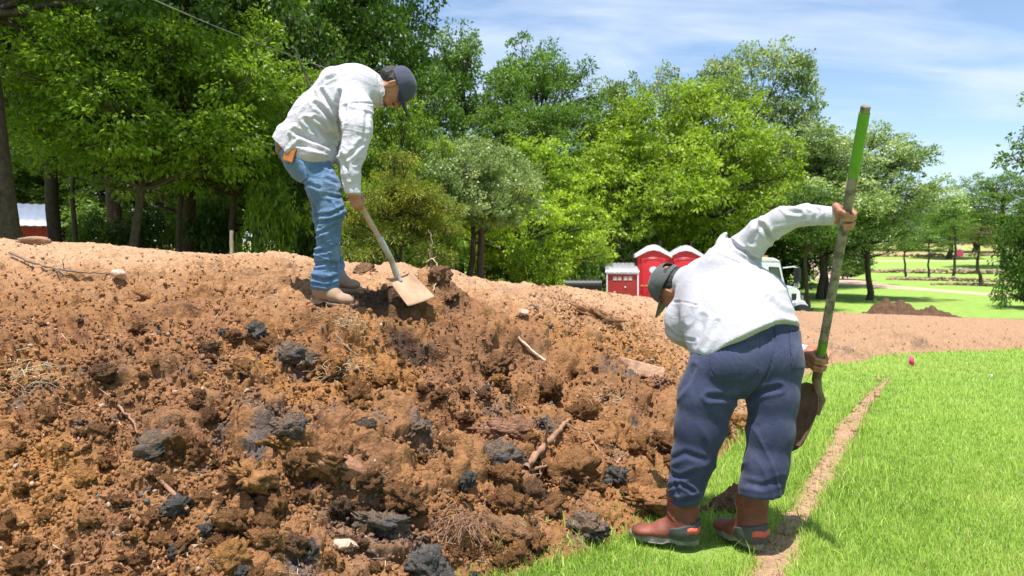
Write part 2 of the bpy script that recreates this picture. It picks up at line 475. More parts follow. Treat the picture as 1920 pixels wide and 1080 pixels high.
def build_mound():
    ncol, nrow = 940, 620
    u = np.linspace(-0.86, 0.86, ncol)
    # rows follow the slope, so that steep faces get their share of them
    yf = np.geomspace(1.75, 20, 420)
    Yf, Uf = np.meshgrid(yf, u, indexing='ij')
    bz = mound_disp((Uf * Yf).ravel(), Yf.ravel())[0].reshape(Yf.shape)
    dl = np.hypot(np.diff(Yf, axis=0), np.diff(bz, axis=0) * 1.3) / Yf[1:]
    dl *= np.where(Yf[1:] > crest_y(Uf * Yf)[1:] + .5, .22, 1.0)
    cum = np.concatenate([np.zeros((1, ncol)), np.cumsum(dl, 0)], 0)
    Y = np.stack([np.interp(np.linspace(0, cum[-1, k], nrow), cum[:, k], yf) for k in range(ncol)], 1)
    for _ in range(3): Y[:, 1:-1] = (Y[:, :-2] + 2 * Y[:, 1:-1] + Y[:, 2:]) / 4
    X = u[None, :] * Y
    x = X.ravel(); y = Y.ravel()
    base, dsp, t, rough, rr, ll = mound_disp(x, y, True)
    p = np.stack([x, y, base], 1).reshape(nrow, ncol, 3)
    n = np.cross(np.gradient(p, axis=1), np.gradient(p, axis=0))
    n /= np.linalg.norm(n, axis=2)[:, :, None] + 1e-12
    n[..., 2] += .25; n /= np.linalg.norm(n, axis=2)[:, :, None]
    v = p.reshape(-1, 3) + n.reshape(-1, 3) * dsp[:, None]
    i = np.arange(nrow - 1)[:, None] * ncol; k = np.arange(ncol - 1)[None, :]
    f = np.stack([i + k, i + k + 1, i + ncol + k + 1, i + ncol + k], -1).reshape(-1, 4)
    # drop what lies well under the lawn
    z = v[:, 2]
    keep = (z[f].max(1) > np.maximum(ground_z(x[f].mean(1), y[f].mean(1)), -0.4) - 0.06)
    f = f[keep]
    me = mesh_np('dirt_mound', v, f)
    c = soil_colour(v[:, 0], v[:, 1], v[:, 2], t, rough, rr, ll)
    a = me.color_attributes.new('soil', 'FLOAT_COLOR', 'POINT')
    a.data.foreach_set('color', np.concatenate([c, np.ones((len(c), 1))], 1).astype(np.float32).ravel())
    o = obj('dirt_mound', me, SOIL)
    tag(o, 'long mound of loose brown soil that the two men dig', None, kind='structure')
    # final heights on a plain grid, for setting things down on the mound
    yy = np.geomspace(1.75, 20, 700)
    res = []
    for arr in (v[:, 2].reshape(nrow, ncol), *[c[:, q].reshape(nrow, ncol) for q in range(3)], rough.reshape(nrow, ncol), t.reshape(nrow, ncol)):
        res.append(np.stack([np.interp(yy, Y[:, k], arr[:, k]) for k in range(ncol)], 1))
    return o, (yy, u, res[0], np.stack(res[1:4], -1), res[4], res[5])
mound, MG = build_mound()
def mound_at(x, y, what=2):
    """look the built mound up at plan positions: 2 height, 3 soil colour, 4 roughness, 5 position between toe and crest"""
    x = np.asarray(x, float); y = np.asarray(y, float)
    i = np.clip(np.searchsorted(MG[0], y), 0, len(MG[0]) - 1)
    j = np.clip(np.round((x / np.maximum(y, .1) - MG[1][0]) / (MG[1][1] - MG[1][0])).astype(int), 0, len(MG[1]) - 1)
    return MG[what][i, j]
def mound_hit(px, py, d0=2.0, d1=16.0):
    """first point of the mound on the line of sight through a photo pixel"""
    d = np.geomspace(d0, d1, 1600)
    x = (px - CX) / FPX * d; zr = CZ - (py - HY) / FPX * d
    zm = mound_at(x, d)
    k = np.argmax(zr <= np.maximum(zm, ground_z(x, d)))
    return np.array([x[k], d[k], max(zm[k], float(ground_z(x[k], d[k])))])

# ---- ground sheet (lawn and far field)
def lawn_mat():
    m, nt, out = new_mat('lawn')
    geo = N(nt, 'ShaderNodeTexCoord').outputs['Object']
    n1 = noise(nt, geo, 0.22, 5); n2 = noise(nt, geo, 3.0, 6, .65); n3 = noise(nt, geo, 60, 5, .7)
    g = ramp(nt, n2, [(0.25, (.18, .28, .050)), (0.5, (.26, .40, .080)), (0.78, (.34, .47, .115))])
    g = mixc(nt, 1.0, g, ramp(nt, n3, [(0.25, .70), (0.7, 1.15)]), 'MULTIPLY')
    dry = ramp(nt, n1, [(0.52, 0.0), (0.72, 0.45)])
    g = mixc(nt, dry, g, (.30, .25, .09))
    bare = N(nt, 'ShaderNodeAttribute', attribute_name='bare').outputs['Fac']
    soil = mixc(nt, n2, (.46, .27, .16), (.34, .22, .12))
    nb = N(nt, 'ShaderNodeMath', {0: bare, 1: ramp(nt, n2, [(.3, .55), (.7, 1.2)])}, operation='MULTIPLY', use_clamp=True).outputs[0]
    g = mixc(nt, nb, g, soil)
    b = N(nt, 'ShaderNodeBsdfPrincipled', {'Roughness': 0.9, 'Specular IOR Level': 0.1})
    nt.links.new(g, b.inputs['Base Color'])
    bn = N(nt, 'ShaderNodeBump', {'Strength': 0.6, 'Distance': 0.05, 'Height': n3})
    nt.links.new(bn.outputs[0], b.inputs['Normal'])
    nt.links.new(b.outputs[0], out.inputs[0])
    return m
LAWN = lawn_mat()

def build_ground():
    s = np.linspace(-1, 1, 241)
    xs = np.sinh(s * 5.2) / np.sinh(5.2) * 900
    q = np.concatenate([[-60, -20, -6, -2], np.linspace(0, 16, 70), np.geomspace(16.3, 1500, 150)])
    Y, X = np.meshgrid(q, xs, indexing='ij')
    x = X.ravel(); y = Y.ravel()
    z = ground_z(x, y)
    n = len(xs)
    i = np.arange(len(q) - 1)[:, None] * n; k = np.arange(n - 1)[None, :]
    f = np.stack([i + k, i + k + 1, i + n + k + 1, i + n + k], -1).reshape(-1, 4)
    me = mesh_np('lawn', np.stack([x, y, z], 1), f)
    nz = fbm(x * 0.06, y * 0.06, seed=71, oct=3)
    bare = np.clip(sstep(118, 128, y) * (0.55 + 1.3 * nz) + 0.9 * sstep(.2, .5, nz) * sstep(95, 110, y), 0, 1)
    # leaf litter and bare soil under the wood on the left
    bare = np.maximum(bare, sstep(12, 15, y) * (1 - sstep(60, 70, y)) * (1 - sstep(2.0, 8.0, x - 0.08 * y)) * .8)
    a = me.attributes.new('bare', 'FLOAT', 'POINT'); a.data.foreach_set('value', bare.astype(np.float32))
    o = obj('ground', me, LAWN)
    tag(o, 'green lawn and grassy field', kind='structure')
    return o
ground = build_ground()

def strip(name, pts, mat, lift=0.02, sub=14, seed=0, wob=0.12):
    """ribbon on the ground: pts (x, y, half width)"""
    pts = np.array(pts, float)
    d = np.concatenate([[0], np.cumsum(np.hypot(*np.diff(pts[:, :2], axis=0).T))])
    s = np.linspace(0, d[-1], len(pts) * sub)
    # smooth interpolation
    c = np.stack([np.interp(s, d, pts[:, k]) for k in range(3)], 1)
    for _ in range(sub):
        c[1:-1] = (c[:-2] + 2 * c[1:-1] + c[2:]) / 4
    t = np.gradient(c[:, :2], axis=0); t /= np.linalg.norm(t, axis=1)[:, None]
    nrm = np.stack([t[:, 1], -t[:, 0]], 1)
    m = 9
    w = np.linspace(-1, 1, m)
    e = 1 + wob * fbm(s * 3.1 / max(.3, d[-1] / 12), s * 0 + 3, seed=seed, oct=3)
    e2 = 1 + wob * fbm(s * 3.1 / max(.3, d[-1] / 12), s * 0 + 9, seed=seed + 5, oct=3)
    X = c[:, None, 0] + nrm[:, None, 0] * w[None, :] * c[:, None, 2] * np.where(w[None, :] > 0, e[:, None], e2[:, None])
    Y = c[:, None, 1] + nrm[:, None, 1] * w[None, :] * c[:, None, 2] * np.where(w[None, :] > 0, e[:, None], e2[:, None])
    Z = ground_z(X, Y) + lift * np.maximum(0.15, 1 - w[None, :] ** 4)
    i = np.arange(len(s) - 1)[:, None] * m; k = np.arange(m - 1)[None, :]
    f = np.stack([i + k, i + k + 1, i + m + k + 1, i + m + k], -1).reshape(-1, 4)
    o = obj(name, mesh_np(name, np.stack([X.ravel(), Y.ravel(), Z.ravel()], 1), f), mat)
    o['kind'] = 'structure'
    return o, c

def px_d(l): return [((p - CX) / FPX * d, d, w) for p, d, w in l]
STRIP_SOIL = soil_mat('strip_soil', False, ((.45, .275, .175), (.36, .215, .135)), 0.5)
ROAD = simple('gravel_track', (.50, .36, .25), (.42, .30, .20), 1.5, .95, bump=.4, bscale=30)
bare_strip, STRIP_C = strip('bare_soil_strip', [(0.92, 3.0, .11), (1.12, 3.49, .105), (1.40, 4.05, .075), (2.10, 5.33, .078), (2.84, 6.75, .085), (3.81, 8.44, .05), (4.52, 9.6, .02)], STRIP_SOIL, 0.012, seed=90, wob=.55)
strip('gravel_track', px_d([(2300, 32, 1.1), (1920, 37.5, 1.0), (1740, 44, 1.1), (1620, 50, 1.3), (1556, 62, 2.0), (1535, 78, 2.6), (1545, 95, 2.8), (1552, 112, 3.0), (1530, 138, 3.2)]), ROAD, .05, seed=91, wob=.15)
strip('gravel_track', px_d([(1500, 116, 1.6), (1640, 113, 1.6), (1760, 111, 1.6), (1960, 108, 1.6), (2300, 104, 1.6)]), ROAD, .08, seed=92, wob=.15)
# ================================================================== grass blades on the near lawn
def grass_mat(name, k=1.0):
    m, nt, out = new_mat(name)
    r = N(nt, 'ShaderNodeAttribute', attribute_name='tone').outputs['Fac']
    c = ramp(nt, r, [(0.0, (.17, .28, .030)), (0.45, (.345, .52, .075)), (0.8, (.47, .62, .115)), (0.94, (.57, .63, .18)), (1.0, (.60, .52, .27))])
    b = N(nt, 'ShaderNodeBsdfPrincipled', {'Roughness': 0.55, 'Specular IOR Level': 0.3, 'Base Color': c})
    tr = N(nt, 'ShaderNodeBsdfTranslucent', {'Color': c})
    mx = N(nt, 'ShaderNodeMixShader', {0: 0.42, 1: b.outputs[0], 2: tr.outputs[0]})
    nt.links.new(mx.outputs[0], out.inputs[0])
    return m
GRASS = grass_mat('grass_blade')

def blades(x, y, z, length, width, tone, lean=0.5, seed=5):
    g = np.random.default_rng(seed)
    n = len(x)
    a = g.uniform(0, 2 * np.pi, n); th = a + np.pi / 2 + g.normal(0, .5, n)
    ln = np.abs(g.normal(lean, .28, n)).clip(0.05, 1.3)
    dx, dy = np.cos(a), np.sin(a); sx, sy = np.cos(th), np.sin(th)
    p = np.stack([x, y, z], 1)
    def at(f, w):
        h = length * f * np.cos(ln * f); o = length * f * np.sin(ln * f)
        c = p + np.stack([dx * o, dy * o, h], 1)
        s = np.stack([sx * w, sy * w, 0 * w], 1)
        return c, s
    c0, s0 = at(0.0, width * .5); c1, s1 = at(0.55, width * .42); c2, _ = at(1.0, width * 0)
    v = np.stack([c0 - s0, c0 + s0, c1 + s1, c1 - s1, c2], 1).reshape(-1, 3)
    b = np.arange(n) * 5
    f4 = np.stack([b, b + 1, b + 2, b + 3], 1); f3 = np.stack([b + 3, b + 2, b + 4], 1)
    return v, f4, f3, tone

def strip_dist(x, y):
    """signed-ish distance to the bare strip, in half widths"""
    cy = STRIP_C[:, 1]
    cx = np.interp(y, cy, STRIP_C[:, 0]); hw = np.interp(y, cy, STRIP_C[:, 2])
    return np.where((y < 9.6), np.abs(x - cx) / hw * 0.82, 9)

def build_grass():
    g = np.random.default_rng(77)
    n = 540000
    # denser near the camera: uniform in picture area of the ground plane
    y = 1.0 / g.uniform(1 / 17.0, 1 / 2.3, n)
    keep = g.uniform(0, 1, n) < np.clip((y / 5.0), 0.45, 1)
    y = y[keep]; n = len(y)
    u = np.where(g.uniform(0, 1, n) < .86, g.uniform(-0.13, 0.72, n), g.uniform(.72, 1.15, n)); x = u * y
    # clump
    x = x + 0.02 * g.normal(0, 1, n); y = y + 0.02 * g.normal(0, 1, n)
    mz = mound_z(x, y)
    d = strip_dist(x, y) + 0.55 * fbm(x * 9, y * 9, seed=81, oct=3)
    rnd = g.uniform(0, 1, n)
    ok = (mz < 0.0) | ((mz < 0.05) & (rnd < .12))
    ok &= (d > 0.85) | (rnd < 0.10 + .15 * (d > .5)) | ((y > 6.5) & (rnd < .12 + .05 * (y - 6.5)))
    x, y, mz, d = x[ok], y[ok], mz[ok], d[ok]; n = len(x)
    nz = fbm(x * 2.2, y * 2.2, seed=82, oct=3)
    edge = np.exp(-((d - 1.2) / .9) ** 2) * (y < 8)
    nearm = sstep(-0.10, 0.0, mz) * 1.0
    L = (0.040 + 0.014 * nz + 0.045 * edge * g.uniform(0, 1, n) ** 2 + .025 * nearm * g.uniform(0, 1, n)) * g.uniform(.6, 1.4, n)
    for bx, by in ((.86, 3.78), (.74, 3.82), (1.14, 3.72), (1.06, 3.85), (.92, 3.74)):
        L = L * (1 - .55 * np.exp(-((x - bx) ** 2 + (y - by) ** 2) / .13 ** 2))
    W = (0.0020 + 0.00050 * y) * g.uniform(.7, 1.3, n)
    tone = np.clip(0.46 + 0.30 * nz + g.normal(0, .20, n) + .22 * fbm(x * .45, y * .45, seed=84, oct=2), 0, 1)
    straw = g.uniform(0, 1, n) < 0.04
    tone = np.where(straw, 1.0, np.minimum(tone, .95))
    z = np.maximum(0, mz) - 0.004
    v, f4, f3, tone = blades(x, y, z, L, W, tone, 0.55, 6)
    me = mesh_np('grass', v, [f4, f3], smooth=False)
    a = me.attributes.new('tone', 'FLOAT', 'FACE'); a.data.foreach_set('value', np.concatenate([tone, tone]).astype(np.float32))
    o = obj('grass', me, GRASS)
    tag(o, 'short bright green blades of grass on the near lawn', 'grass', kind='stuff')
    # longer tufts by the toe of the mound, the boots and the strip
    spots = [(P(1180, 905, 4.9), 60, .09), (P(1215, 890, 5.0), 40, .08), (P(1370, 830, 6.0), 150, .12), (P(1340, 960, 4.3), 180, .11), (P(1390, 900, 5.0), 160, .12),
             (P(1060, 1050, 3.65), 110, .09), (P(1150, 1030, 3.8), 120, .09), (P(1500, 880, 5.3), 160, .13), (P(1480, 930, 4.7), 130, .12), (P(1530, 830, 6.1), 130, .12),
             (P(1560, 1000, 4.05), 110, .12), (P(1600, 930, 4.7), 110, .12), (P(1630, 800, 6.7), 120, .12), (P(1510, 1060, 3.6), 120, .11), (P(1650, 880, 5.3), 80, .11), (P(1190, 1000, 4.0), 70, .07)]
    xs, ys, ls = [], [], []
    for p, k, ln in spots:
        r = 0.16
        xs.append(p[0] + g.normal(0, r, k)); ys.append(p[1] + g.normal(0, r, k)); ls.append(ln * g.uniform(.5, 1.25, k))
    xs = np.concatenate(xs); ys = np.concatenate(ys); ls = np.concatenate(ls)
    zs = np.maximum(0, mound_z(xs, ys)) - .005
    okk = (zs < .12) & ((strip_dist(xs, ys) > .8) | (g.uniform(0, 1, len(xs)) < .12))
    xs, ys, ls, zs = xs[okk], ys[okk], ls[okk], zs[okk]
    v, f4, f3, tone = blades(xs, ys, zs, ls, np.full(len(xs), .0055), np.clip(g.normal(.6, .2, len(xs)), 0, .97), 0.6, 9)
    me = mesh_np('tall_grass', v, [f4, f3], smooth=False)
    a = me.attributes.new('tone', 'FLOAT', 'FACE'); a.data.foreach_set('value', np.concatenate([tone, tone]).astype(np.float32))
    o = obj('tall_grass', me, GRASS)
    tag(o, 'longer loose grass tufts along the soil edge and bare strip', 'grass', kind='stuff')
build_grass()
# ================================================================== trees
def leaf_mat(name, dark, mid, light, tip, trans=0.38, gloss=0.45):
    m, nt, out = new_mat(name)
    r = N(nt, 'ShaderNodeAttribute', attribute_name='tone').outputs['Fac']
    oi = N(nt, 'ShaderNodeObjectInfo').outputs['Random']
    c = ramp(nt, r, [(0.0, dark), (0.40, mid), (0.80, light), (1.0, tip)])
    hs = N(nt, 'ShaderNodeHueSaturation', {'Hue': 0.5, 'Saturation': 1.0, 'Color': c})
    nt.links.new(N(nt, 'ShaderNodeMapRange', {0: oi, 3: 0.85, 4: 1.15}).outputs[0], hs.inputs['Value'])
    b = N(nt, 'ShaderNodeBsdfPrincipled', {'Roughness': gloss, 'Specular IOR Level': 0.45, 'Base Color': hs.outputs[0]})
    warm = mixc(nt, 1.0, hs.outputs[0], (1.15, 1.25, 0.55), 'MULTIPLY')
    tr = N(nt, 'ShaderNodeBsdfTranslucent', {'Color': warm})
    mx = N(nt, 'ShaderNodeMixShader', {0: trans, 1: b.outputs[0], 2: tr.outputs[0]})
    nt.links.new(mx.outputs[0], out.inputs[0])
    return m
LEAF_BRIGHT = leaf_mat('leaf_bright', (.11, .19, .018), (.21, .33, .028), (.33, .46, .045), (.44, .53, .08), .50)
LEAF_LIME = leaf_mat('leaf_lime', (.16, .25, .022), (.29, .41, .038), (.43, .56, .06), (.54, .63, .11), .48)
LEAF_MID = leaf_mat('leaf_mid', (.07, .14, .022), (.125, .225, .034), (.19, .30, .05), (.27, .36, .075), .46)
LEAF_DARK = leaf_mat('leaf_dark', (.04, .085, .016), (.075, .145, .022), (.125, .215, .032), (.20, .29, .05), .44)
LEAF_GREY = leaf_mat('leaf_greygreen', (.12, .185, .06), (.235, .32, .115), (.40, .48, .22), (.58, .63, .40), .40, .4)
LEAF_CEDAR = leaf_mat('leaf_cedar', (.08, .115, .014), (.18, .215, .024), (.28, .29, .035), (.34, .27, .06), .36, .7)
BARK = simple('bark', (.085, .062, .045), (.035, .026, .02), 14, .95, bump=.9, bscale=35)
BARK_GREY = simple('bark_grey', (.19, .16, .13), (.09, .075, .06), 12, .95, bump=.9, bscale=40)

def bent(a, b, sag, n, g, wob=0.08):
    s = np.linspace(0, 1, n)[:, None]
    d = np.linalg.norm(b - a)
    mid = (a + b) / 2 + np.array([0, 0, sag * d]) + g.normal(0, wob * d, 3)
    p = (1 - s) ** 2 * a + 2 * s * (1 - s) * mid + s * s * b
    p[1:-1] += g.normal(0, wob * .18 * d, (n - 2, 3))
    return p

def make_leaves(c, out, g, llen, lwid, droop, upbias=0.7):
    """c (N,3) leaf bases, out (N,3) growing directions -> verts, quads"""
    n = len(c)
    ax = out + g.normal(0, .45, (n, 3)); ax[:, 2] -= droop
    ax /= np.linalg.norm(ax, axis=1)[:, None] + 1e-9
    nr = g.normal(0, .55, (n, 3)); nr[:, 2] += upbias
    sd = np.cross(ax, nr); sd /= np.linalg.norm(sd, axis=1)[:, None] + 1e-9
    nn = np.cross(sd, ax)
    l = llen * g.uniform(.6, 1.35, n)[:, None]; w = lwid * g.uniform(.65, 1.3, n)[:, None]
    m = c + ax * l * .45 + nn * w * .22
    v = np.stack([c, m + sd * w * .5, c + ax * l - nn * l * .10, m - sd * w * .5], 1).reshape(-1, 3)
    return v, np.arange(n * 4).reshape(n, 4)

def tree_mesh(name, seed, H=8.0, crown=(3.0, 3.0, 3.2), cz=5.0, nclump=50, sprays=16, leaves=22, llen=.11, lwid=.06, trunk_r=.16, droop=.35,
              clump_r=(.55, .95), spray_r=.26, lean=(0, 0), flat=.75, inner=.35, twin=False, leaf_up=.8, tone_spread=.16, cone=0.0, bare_twigs=0):
    g = np.random.default_rng(seed)
    rx, ry, rz = crown
    top = np.array([lean[0], lean[1], 0.0])
    # clump centres spread through the crown, denser toward the outside, uneven outline
    C = []
    tries = 0
    while len(C) < nclump and tries < 9000:
        tries += 1
        d = g.normal(0, 1, 3); d /= np.linalg.norm(d)
        if d[2] < -.88: continue
        rad = g.uniform(inner, 1.0) ** .6
        k = 1 + .34 * float(fbm(np.array([d[0] * 2.1 + seed]), np.array([d[1] * 2.1]), np.array([d[2] * 2.1]), seed=seed, oct=2)[0])
        p = np.array([d[0] * rx, d[1] * ry, d[2] * rz]) * rad * k
        if cone > 0:
            f = np.clip((p[2] + rz) / (2 * rz), 0, 1); p[:2] *= (1 - cone * f) / max(1e-3, 1 - cone * .5)
        p += np.array([0, 0, cz]) + top
        md = .55 * clump_r[0] * 1.5
        if any(np.linalg.norm(p - q) < md for q in C): continue
        C.append(p)
    C = np.array(C)
    wood, lv, lo = [], [], []
    tz = cz - rz * .35
    base_pts = []
    def trunk(x0, y0, r):
        n = 9
        a = np.array([x0, y0, -0.5]); b = top * .8 + np.array([x0 * .6, y0 * .6, tz + rz * .6])
        p = bent(a, b, 0, n, g, .05); rr = np.linspace(1.18, .42, n) * r; rr[0] *= 1.35; rr[1] *= 1.08
        wood.append(tube_np(p, rr, 9)[:2]); return p, rr
    trunks = [trunk(0, 0, trunk_r)]
    if twin: trunks.append(trunk(trunk_r * 2.4, trunk_r * .8, trunk_r * .8))
    for ci, c in enumerate(C):
        p, rr = trunks[ci % len(trunks)]
        hmax = min(len(p) - 1, max(3, int(np.searchsorted(p[:, 2], c[2] - .30 * np.linalg.norm(c[:2] - p[-1, :2]) - .3))))
        k = max(3, min(len(p) - 1, hmax))
        b0 = p[k]
        bp = bent(b0, c, g.uniform(-.02, .16), 7, g, .10)
        r0 = min(rr[k] * .62, .018 + .013 * np.linalg.norm(c - b0))
        wood.append(tube_np(bp, np.linspace(r0, .012, 7), 5)[:2])
        cr = g.uniform(*clump_r)
        ns = max(3, int(sprays * (cr / np.mean(clump_r)) ** 2))
        d = g.normal(0, 1, (ns, 3)); d /= np.linalg.norm(d, axis=1)[:, None]
        d[:, 2] = np.where(d[:, 2] < -.6, -d[:, 2] * .5, d[:, 2])
        rad = g.uniform(.35, 1.0, ns)[:, None] ** .5
        sc = c + d * np.array([cr, cr, cr * flat]) * rad
        for q in range(min(ns, 7 if bare_twigs == 0 else ns)):
            tw = bent(bp[g.integers(3, 7)], sc[q], .05, 4, g, .1)
            wood.append(tube_np(tw, np.array([.011, .009, .007, .004]), 3)[:2])
        ctone = g.normal(0, tone_spread * .8)
        for q in range(ns):
            nl = max(4, int(leaves * g.uniform(.6, 1.3)))
            o = g.normal(0, 1, (nl, 3)); o /= np.linalg.norm(o, axis=1)[:, None]
            base = sc[q] + o * np.array([1, 1, .45]) * spray_r * g.uniform(.1, 1, nl)[:, None] ** .6
            gd = o * .6 + d[q] * .6
            v, f = make_leaves(base, gd, g, llen, lwid, droop, leaf_up)
            lv.append(v); lo.append(np.clip(.45 + ctone + g.normal(0, tone_spread * .5) + g.normal(0, tone_spread, nl), 0, 1))
    v, f = join_np(wood)
    tm = mesh_np(name + '_trunk', v, f)
    V = np.concatenate(lv); tone = np.concatenate(lo)
    cm = mesh_np(name + '_crown', V, np.arange(len(V)).reshape(-1, 4), smooth=False)
    a = cm.attributes.new('tone', 'FLOAT', 'FACE'); a.data.foreach_set('value', tone.astype(np.float32))
    return dict(trunk=tm, crown=cm, H=float(np.percentile(V[:, 2], 99.5)), W=float(np.percentile(V[:, 0], 99) - np.percentile(V[:, 0], 1)), n=len(tone))

T = {}
T['tall'] = tree_mesh('tall', 117, crown=(3.8, 3.5, 3.9), cz=8.2, nclump=88, sprays=17, leaves=20, llen=.15, lwid=.085, trunk_r=.25, droop=.4, clump_r=(.6, 1.1), inner=.25, flat=.95, leaf_up=.4)
T['bright'] = tree_mesh('bright', 101, crown=(2.9, 2.6, 2.0), cz=5.1, nclump=74, sprays=20, leaves=28, llen=.115, lwid=.056, trunk_r=.10, droop=.5, clump_r=(.45, .85), lean=(.9, 0), inner=.3, flat=.9, leaf_up=.4)
T['bright2'] = tree_mesh('bright2', 112, crown=(3.3, 3.0, 3.2), cz=4.0, nclump=82, sprays=18, leaves=21, llen=.15, lwid=.075, trunk_r=.13, droop=.55, clump_r=(.5, .95), inner=.3, flat=.9, leaf_up=.4)
T['dark'] = tree_mesh('dark', 103, crown=(3.6, 3.4, 5.0), cz=6.0, nclump=104, sprays=17, leaves=20, llen=.15, lwid=.085, trunk_r=.24, droop=.4, clump_r=(.6, 1.1), inner=.25, flat=.95, leaf_up=.4)
T['fine'] = tree_mesh('fine', 104, crown=(3.2, 3.0, 4.6), cz=5.4, nclump=104, sprays=22, leaves=21, llen=.12, lwid=.068, trunk_r=.2, droop=.3, clump_r=(.4, .85), spray_r=.24, inner=.2, tone_spread=.13, flat=.95, leaf_up=.3)
T['oak'] = tree_mesh('oak', 105, crown=(3.4, 3.1, 3.7), cz=5.2, nclump=76, sprays=21, leaves=22, llen=.115, lwid=.08, trunk_r=.13, droop=.15, clump_r=(.5, .95), flat=.95, inner=.3, tone_spread=.24, leaf_up=.25)
T['oak_high'] = tree_mesh('oak_high', 125, crown=(3.2, 3.0, 2.0), cz=6.9, nclump=56, sprays=20, leaves=22, llen=.14, lwid=.09, trunk_r=.24, droop=.15, clump_r=(.5, .95), flat=.95, inner=.3, twin=True, tone_spread=.2, leaf_up=.25)
T['cedar'] = tree_mesh('cedar', 106, crown=(1.5, 1.4, 2.2), cz=2.4, nclump=56, sprays=22, leaves=26, llen=.085, lwid=.028, trunk_r=.08, droop=.25, clump_r=(.25, .5), spray_r=.20, flat=.45, inner=.2, cone=.55)
T['slender'] = tree_mesh('slender', 107, crown=(1.5, 1.4, 1.9), cz=4.6, nclump=30, sprays=11, leaves=18, llen=.12, lwid=.065, trunk_r=.085, clump_r=(.35, .65), inner=.2, flat=.9, leaf_up=.4)
T['bush'] = tree_mesh('bush', 108, crown=(1.3, 1.2, 1.0), cz=1.0, nclump=28, sprays=14, leaves=20, llen=.11, lwid=.06, trunk_r=.04, clump_r=(.3, .55), inner=.1, flat=.9, leaf_up=.4)
T['sparse'] = tree_mesh('sparse', 109, crown=(1.3, 1.2, 2.2), cz=4.4, nclump=30, sprays=7, leaves=6, llen=.11, lwid=.05, trunk_r=.09, clump_r=(.4, .7), inner=.1, bare_twigs=1)

def tree(kind, px, d, top_py=None, wpx=None, leaf=LEAF_MID, bark=BARK, rz=None, name='tree', label='', group='trees of the wood', height=None, dz=0.0, lx=0, ly=0, cat='tree'):
    t = T[kind]
    x = (px - CX) / FPX * d; y = d
    z0 = float(ground_z(x, y)) + dz
    H = height if height else (CZ + (HY - top_py) / FPX * d) - z0
    sz = H / t['H']
    sx = (wpx / FPX * d) / t['W'] if wpx else sz
    e = empty(name, (x, y, z0), rz if rz is not None else random.uniform(0, 6.28))
    e.scale = (sx, sx, sz)
    tag(e, label, cat, group)
    for nm, me, m in (('trunk', t['trunk'], bark), ('crown', t['crown'], leaf)):
        o = bpy.data.objects.new(nm, me); COL.objects.link(o); o.parent = e
        if not me.materials: me.materials.append(None)
        o.material_slots[0].link = 'OBJECT'; o.material_slots[0].material = m
    return e

LT = 'dense leafy trees on the left'
# --- left wood, near rank
tree('tall', 20, 12.0, height=11.5, leaf=LEAF_DARK, rz=.4, name='oak_tree', label='big dark tree with thick black trunk at the left edge', group=LT)
tree('bright', 205, 13.5, 30, 470, LEAF_BRIGHT, rz=0.15, name='elm_tree', label='bright green tree with thin leaning trunk, left of the bent man in jeans', group=LT)
tree('bright', 445, 15.0, 60, 330, LEAF_BRIGHT, rz=2.2, name='elm_tree', label='bright leafy tree directly behind the man in jeans, left side', group=LT)
tree('bright2', 735, 15.5, 185, 250, LEAF_BRIGHT, rz=1.0, name='elm_tree', label='light green tree behind the cap of the man in jeans', group=LT)
tree('cedar', 752, 11.0, 292, 210, LEAF_CEDAR, rz=.5, name='juniper_tree', label='yellow-green feathery juniper behind the first shovel handle', group=LT)
for px, d, h, w, lb in ((132, 15.5, 7.5, 200, 'slim dark trunk right beside the red barn'), (262, 16.5, 7.5, 210, 'slim trunk right of the leaning elm'), (345, 15.8, 8.0, 210, 'slim straight trunk left of the fence post'), (575, 17.0, 8.0, 220, 'slim trunk behind the jeans')):
    tree('slender', px, d, None, w, LEAF_DARK, height=h, name='young_tree', label=lb, group=LT, rz=px * .01)
# --- left wood, second rank
for i, (k, px, d, h, w, lf, lb) in enumerate([
        ('tall', 118, 18.0, 11.5, 420, LEAF_DARK, 'dark shaded tree with slim trunk beside the red barn'),
        ('tall', 335, 17.5, 12.5, 500, LEAF_DARK, 'dark tree with stout trunk behind the bright green tree'),
        ('fine', 520, 19.5, 11.0, 400, LEAF_MID, 'tall tree rising above the back of the man in jeans'),
        ('fine', 655, 21.0, 11.8, 360, LEAF_DARK, 'tall dark tree above the white shirt, its right edge against the sky'),
        ('tall', -95, 16.0, 11.0, 480, LEAF_DARK, 'tree cut by the left edge of the picture'),
        ('tall', 230, 24.0, 13.0, 480, LEAF_DARK, 'tall tree deep in the wood, high above the barn'),
        ('dark', 430, 25.0, 12.5, 480, LEAF_DARK, 'tall tree deep in the wood, above the bright elm')]):
    tree(k, px, d, None, w, lf, height=h, name='forest_tree', label=lb, group=LT, rz=i * 1.3)
